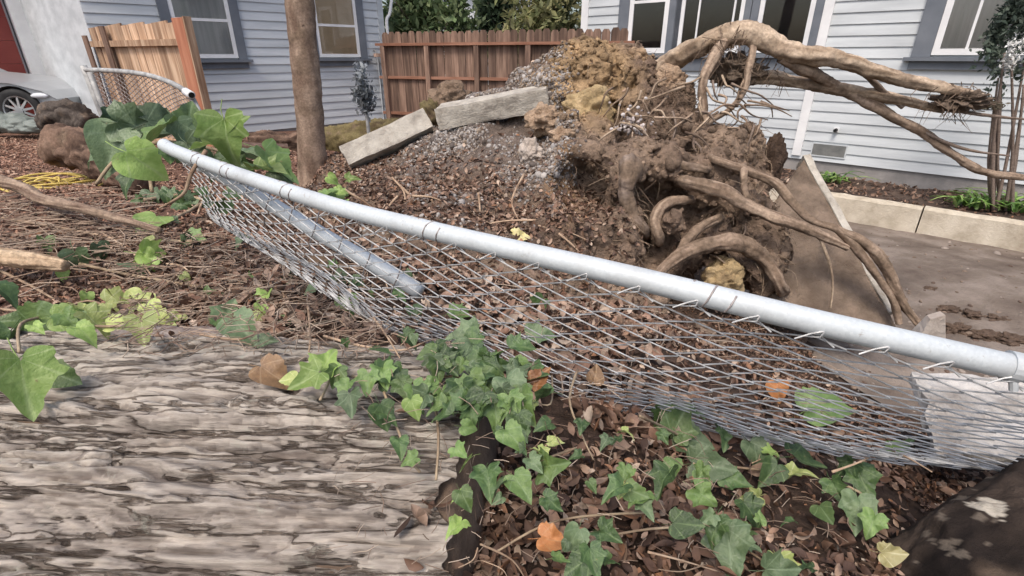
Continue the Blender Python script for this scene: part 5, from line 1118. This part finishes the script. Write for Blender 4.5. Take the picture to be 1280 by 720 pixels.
def ivy(label, leaves, vines=(), seed=0, group='ivy growing over the bank', name='ivy_plant'):
    r = random.Random(seed); P_ = []
    for q in leaves:
        px, py, s, k = q[:4]; Y = q[4] if len(q) > 4 and q[4] else ground_at(px, py, .03 + .02 * r.random()) - .02; P_.append(at(px, py, Y))
    base = np.mean(P_, 0); root_ = thing(name, label, 'plant', tuple(base), 0, group)
    for q, p in zip(leaves, P_):
        px, py, s, k = q[:4]; ang = q[5] if len(q) > 5 and q[5] is not None else r.gauss(165, 55); size = rad(s, np.linalg.norm(p - CAMP)) * r.uniform(.62, .86)
        o = obj('leaf', r.choice(IV[k]), root_)
        face, upw, jit = (1.0, .15, .12) if len(q) > 6 else (.55, .55, .34)
        m = leaf_xf(o, p, size, ang, r, face, upw, jit); off = m.to_3x3() @ Vector((0, .38, 0)); m.translation = m.translation - off - Vector(base.tolist()); o.matrix_local = m
    for vn in vines:
        V_ = []
        for q in vn:
            Y = q[2] if len(q) > 2 else ground_at(q[0], q[1], .035); V_.append(at(q[0], q[1], Y))
        part('vine', G().tube(V_, [rad(2.2, p[1]) for p in V_], 6, 5, .2, 50), M['vine'], root_, smooth=True)
    return root_
def rnd_leaves(n, fn, s0, s1, kinds, seed, Y=None):
    r = random.Random(seed); out = []
    for _ in range(n):
        px, py = fn(r); out.append((px, py, r.uniform(s0, s1), r.choice(kinds), Y(px, py, r) if Y else None))
    return out
ivy('big leaved ivy spilling over the left end of the fallen fence rail',
    [(178, 203, 66, 'L', 1.40, 120, 1), (140, 182, 58, 'G', 1.65, 200), (172, 158, 62, 'G', 1.7, 100), (205, 152, 60, 'G', 1.75, 60), (225, 168, 55, 'G', 1.65, 150), (195, 172, 60, 'M', 1.6, 190), (262, 182, 48, 'L', 1.52, 250), (283, 172, 62, 'L', 1.5, 175, 1), (290, 158, 40, 'L', 1.56, 30),
     (345, 206, 58, 'M', 1.72, 100), (335, 212, 46, 'L', 1.66, 110), (120, 190, 36, 'G', 1.75, 200), (245, 192, 46, 'G', 1.58, 140), (318, 196, 44, 'G', 1.75, 80), (158, 228, 34, 'D', 1.5, 190), (300, 205, 44, 'D', 1.7, 120), (212, 196, 34, 'D', 1.5, 170), (150, 160, 44, 'D', 1.8, 180), (236, 150, 46, 'M', 1.8, 20), (355, 222, 50, 'D', 1.75, 130), (268, 205, 36, 'D', 1.6, 180)],
    [[(120, 230, 1.6), (150, 195, 1.65), (200, 178, 1.68), (260, 185, 1.65), (320, 205, 1.75), (350, 215, 1.75)], [(190, 240, 1.45), (188, 210, 1.5), (200, 185, 1.6)]], 1)
ivy('two single lime leaves on the brown litter below the rail end', [(188, 278, 44, 'L', None, 190), (194, 319, 38, 'L', None, 95), (245, 298, 26, 'M'), (232, 302, 24, 'D')], [[(188, 290), (205, 300), (245, 302)]], 2)
ivy('large leaved ivy at the left edge over the log, one big pale leaf', [(30, 478, 84, 'L', .55, 170, 1), (10, 545, 80, 'D', .56, 180, 1), (62, 406, 58, 'M', .86, 80), (30, 400, 50, 'M', .88, 250), (5, 363, 32, 'D', 1.1, 90), (76, 470, 34, 'M', .60, 110), (8, 432, 44, 'D', .8, 200), (45, 425, 36, 'G', .84, 140), (-10, 480, 70, 'M', .60, 230)],
    [[(24, 440, .68), (26, 405, .8), (60, 395, .9)], [(-20, 430, .8), (40, 430, .82), (75, 420, .88)]], 3)
ivy('flat yellow green leaves scattered on the litter above the bark strip',
    [(150, 378, 44, 'Y', None, 80), (172, 376, 36, 'Y', None, 200), (120, 402, 44, 'Y', None, 100), (150, 404, 40, 'Y', None, 60), (178, 412, 40, 'Y', None, 170), (200, 400, 36, 'Y', None, 90), (105, 415, 34, 'L', None, 110), (132, 386, 30, 'Y'), (190, 386, 28, 'Y'), (220, 396, 26, 'Y', None, 70), (85, 398, 34, 'L', None, 90)], [[(80, 405), (130, 408), (200, 405)]], 4)
ivy('twin mid green ivy leaves alone on the litter left of centre', [(284, 392, 40, 'G', None, 20), (300, 408, 48, 'G', None, 140), (322, 398, 26, 'Y', None, 90)], [[(280, 385), (300, 402), (318, 415)]], 5)
ivy('lime green ivy sprig with a pair of pale lobed leaves at the log top', [(408, 452, 52, 'L', None, 20), (385, 474, 46, 'L', None, 230), (362, 474, 26, 'Y', None, 260), (420, 470, 30, 'M'), (436, 380, 44, 'M', None, 150), (432, 488, 34, 'M', None, 180)], [[(400, 500), (412, 475), (420, 440)]], 6)
rr = rnd_leaves(66, lambda r: (r.gauss(575, 58), r.gauss(472, 36)), 28, 50, 'DDDMDGM', 21)
ivy('dense dark ivy clump at the centre, draped over the log end below the mesh', rr + [(517, 508, 34, 'L', None, 160, 1), (480, 470, 42, 'M'), (460, 478, 40, 'M', None, 180, 1), (640, 485, 56, 'G', None, 160), (655, 460, 52, 'D', None, 60), (600, 505, 54, 'D', None, 200), (650, 530, 52, 'D', None, 170), (640, 545, 48, 'M'), (575, 565, 34, 'M'), (583, 578, 32, 'L'), (500, 555, 38, 'D', None, 180), (675, 420, 48, 'G', None, 90), (545, 440, 44, 'D'), (590, 425, 46, 'D'), (512, 575, 30, 'M')],
    [[(440, 470), (500, 480), (560, 470), (640, 480)], [(480, 490), (495, 530), (510, 570), (525, 590)], [(560, 440), (600, 470), (650, 530)], [(540, 480), (548, 540), (545, 600)]], 7)
ivy('green ivy with two bright leaves under the mesh right of centre', [(826, 518, 44, 'D', None, 200), (848, 528, 56, 'M', None, 30), (862, 548, 60, 'G', None, 110), (884, 582, 56, 'G', None, 100), (945, 566, 42, 'G', None, 170), (1006, 577, 52, 'D', None, 100), (905, 545, 36, 'D'), (870, 515, 36, 'D'), (1030, 508, 62, 'M', None, 90), (965, 590, 40, 'D'), (918, 600, 44, 'D')],
    [[(800, 520), (850, 545), (900, 580), (1000, 590)]], 8)
ivy('small pale yellowish ivy leaves in the middle of the litter', [(785, 541, 26, 'Y', None, 150), (694, 552, 28, 'Y', None, 100), (665, 503, 26, 'Y', None, 60), (690, 582, 50, 'M', None, 80), (668, 580, 34, 'G'), (720, 570, 26, 'D'), (650, 605, 48, 'M'), (610, 600, 46, 'D'), (580, 622, 40, 'M'), (570, 658, 34, 'L')], [[(640, 600), (680, 575), (720, 560)]], 9)
ivy('broad leaved ivy at the bottom edge, with one large pointed leaf', [(912, 686, 64, 'G', None, 170, 1), (855, 655, 50, 'D', None, 100), (893, 662, 40, 'D'), (975, 712, 56, 'G', None, 90), (740, 700, 48, 'D', None, 180), (760, 668, 40, 'D'), (718, 672, 40, 'G'), (800, 620, 44, 'M'), (830, 602, 44, 'D'), (880, 620, 46, 'M'), (940, 640, 42, 'D'), (690, 628, 42, 'D'), (770, 610, 40, 'D'), (725, 705, 40, 'D')],
    [[(700, 690), (760, 670), (850, 660), (920, 680), (980, 720)]], 10)
ivy('dark ivy between the pale slab and the black log', [(1080, 602, 46, 'D', None, 170), (1072, 640, 44, 'G', None, 190), (1090, 655, 34, 'M', None, 200), (1045, 612, 38, 'D'), (1058, 585, 34, 'D'), (1128, 562, 42, 'M', None, 60), (1030, 640, 34, 'M')], [[(1040, 600), (1080, 620), (1095, 660)]], 11)
ivy('small bright green seedlings behind the rail beside the young tree', rnd_leaves(16, lambda r: (r.gauss(418, 16), r.gauss(238, 7)), 13, 22, 'LM', 31, lambda a, b_, r: 2.6 + r.uniform(-.1, .25)), [], 12)
ivy('dusty trailing ivy tangled low at the left end of the fence', rnd_leaves(18, lambda r: (r.gauss(235, 40), r.gauss(250, 20)), 16, 28, 'GDD', 32), [[(180, 250), (230, 245), (290, 260)], [(200, 280), (240, 262), (270, 240)]], 13)

ivy('small mixed ivy leaves strewn thinly through the litter right of the log end', rnd_leaves(34, lambda r: (r.uniform(560, 1060), r.uniform(530, 718)), 18, 34, 'DMGLY', 61), [[(620, 690), (700, 650), (820, 640)]], 14)
ivy('young ivy shoots along the litter between the bark strip and the mesh', rnd_leaves(16, lambda r: (r.uniform(330, 520), r.uniform(330, 440)), 14, 26, 'DMG', 62), [[(340, 420), (420, 400), (500, 395)]], 15)
ivy('scattered pale green leaves on the reddish litter at the left, above the yellow green group', rnd_leaves(20, lambda r: (r.uniform(40, 330), r.uniform(300, 420)), 16, 34, 'LYMG', 63), [[(100, 330), (170, 345), (260, 360)]], 16)
# loose single leaves
def loose(px, py, s, kind, label, ang=90, name='fallen_leaf', Y=None, grp='single fallen leaves'):
    r = random.Random(px); P_ = at(px, py, Y or ground_at(px, py, .045)); o = obj(name, r.choice(IV[kind])); tag(o, label, 'leaf', grp)
    o.matrix_world = leaf_xf(o, P_, rad(s, np.linalg.norm(P_ - CAMP)), ang, r)
loose(388, 336, 46, 'dryleaf', 'large tan curled leaf lying just under the lower fence post', 80)
loose(970, 477, 24, 'orangeleaf', 'bright orange leaf caught beneath the wire mesh', 170, Y=.98)
loose(665, 482, 30, 'orangeleaf', 'orange brown leaf at the right edge of the dark ivy clump', 40)
loose(742, 478, 24, 'dryleaf', 'brown leaf under the mesh beside the pale tendril', 20)
loose(675, 672, 34, 'orangeleaf', 'dull orange leaf on the litter near the bottom', 100)
loose(325, 458, 40, 'dryleaf', 'reddish leaf curled on the upper edge of the log', 120)
loose(1100, 690, 22, 'yleaf', 'small pale leaf lying against the black log', 90, Y=.43)
loose(560, 300, 26, 'yleaf', 'pale yellow leaf on the dirt behind the fence rail', 60, Y=2.25)
loose(640, 296, 22, 'yleaf', 'small yellow scrap behind the middle of the rail', 90, Y=2.25)

# ------------------------------------------------------------------ bed plants and the climbing shrub
def strap_plant(label, c, n, L, seed, group='strap leaved plants in the bed'):
    r = random.Random(seed); root_ = thing('strap_plant', label, 'plant', tuple(c), 0, group); c = np.array(c)
    for k in range(n):
        a = r.uniform(0, 6.28); l = L * r.uniform(.6, 1.1); w = r.uniform(.012, .02); d_ = np.array((math.cos(a), math.sin(a), 0)); s_ = np.array((-d_[1], d_[0], 0)); V = []; b0 = np.array((r.gauss(0, .07), r.gauss(0, .07), 0))
        rise = r.uniform(.6, 1.1)
        for t in np.linspace(0, 1, 7):
            p = b0 + d_ * l * t * (.35 + .55 * t) + np.array((0, 0, l * (rise * t - .75 * rise * t * t))); ww = w * (1 - t ** 3) + .001; V += [p - s_ * ww, p + (0, 0, -.006), p + s_ * ww]
        f = [(i * 3 + j, i * 3 + j + 1, (i + 1) * 3 + j + 1, (i + 1) * 3 + j) for i in range(6) for j in (0, 1)]
        col = np.array(r.choice([(.16, .30, .06), (.24, .38, .10), (.10, .20, .05), (.32, .44, .15)])) * r.uniform(.8, 1.2)
        part('leaf', G().add(V, f, col), M['strap'], root_, False, True)
    return root_
def bedpt(px, py, z=.30):
    u, v_ = px - 640, 360 - py; f_, d_ = 640 * CP + v_ * SP, v_ * CP - 640 * SP; return at(px, py, (z - CAM_H) / d_ * f_)
strap_plant('bright strap leaved plant in the bed at right, left one of the pair', bedpt(1214, 258), 36, .42, 1)
strap_plant('bright strap leaved plant at the right edge below the leaning stems', bedpt(1262, 262), 36, .45, 2)
strap_plant('strap leaved plant peeping out behind the tilted slab', bedpt(1040, 226), 26, .36, 3)
sb_ = bedpt(1248, 262); cs = thing('climbing_shrub', 'tall dark shrub with white blossom by the right window', 'shrub', tuple(sb_))
r = random.Random(4)
for k in range(9):
    tx, ty = 1262 + r.uniform(-16, 26), r.uniform(60, 120); b_ = sb_ + (r.gauss(0, .06), r.gauss(0, .05), 0); t_ = at(tx, ty, sb_[1] - .05 + r.uniform(-.1, .1))
    part('stem', G().tube([b_, b_ * .6 + t_ * .4 + (r.gauss(0, .03), 0, 0), t_], [.018, .014, .008], 6, 4, .2, c=(.22, .17, .14)), M['root_grey'], cs, smooth=True)
cc = at(1276, 28, sb_[1])
v, f, c = leafcloud(2200, cc, (.20, .18, .55), .03, [(.06, .085, .065), (.09, .12, .09), (.13, .16, .125)], 44, clump=26); obj('foliage', mesh_np('foliage', v - sb_, f, M['foliage'], c), cs)
v, f, c = leafcloud(260, at(1266, 60, sb_[1] - .22), (.10, .06, .20), .018, [(.75, .75, .72)], 45, clump=5); obj('blossom', mesh_np('blossom', v - sb_, f, M['foliage'], c), cs)
v, f, c = leafcloud(420, at(1225, 128, sb_[1] - .1), (.26, .12, .07), .02, [(.10, .085, .06), (.14, .12, .085)], 46, clump=10); obj('dry_foliage', mesh_np('dry_foliage', v - sb_, f, M['foliage'], c), cs)
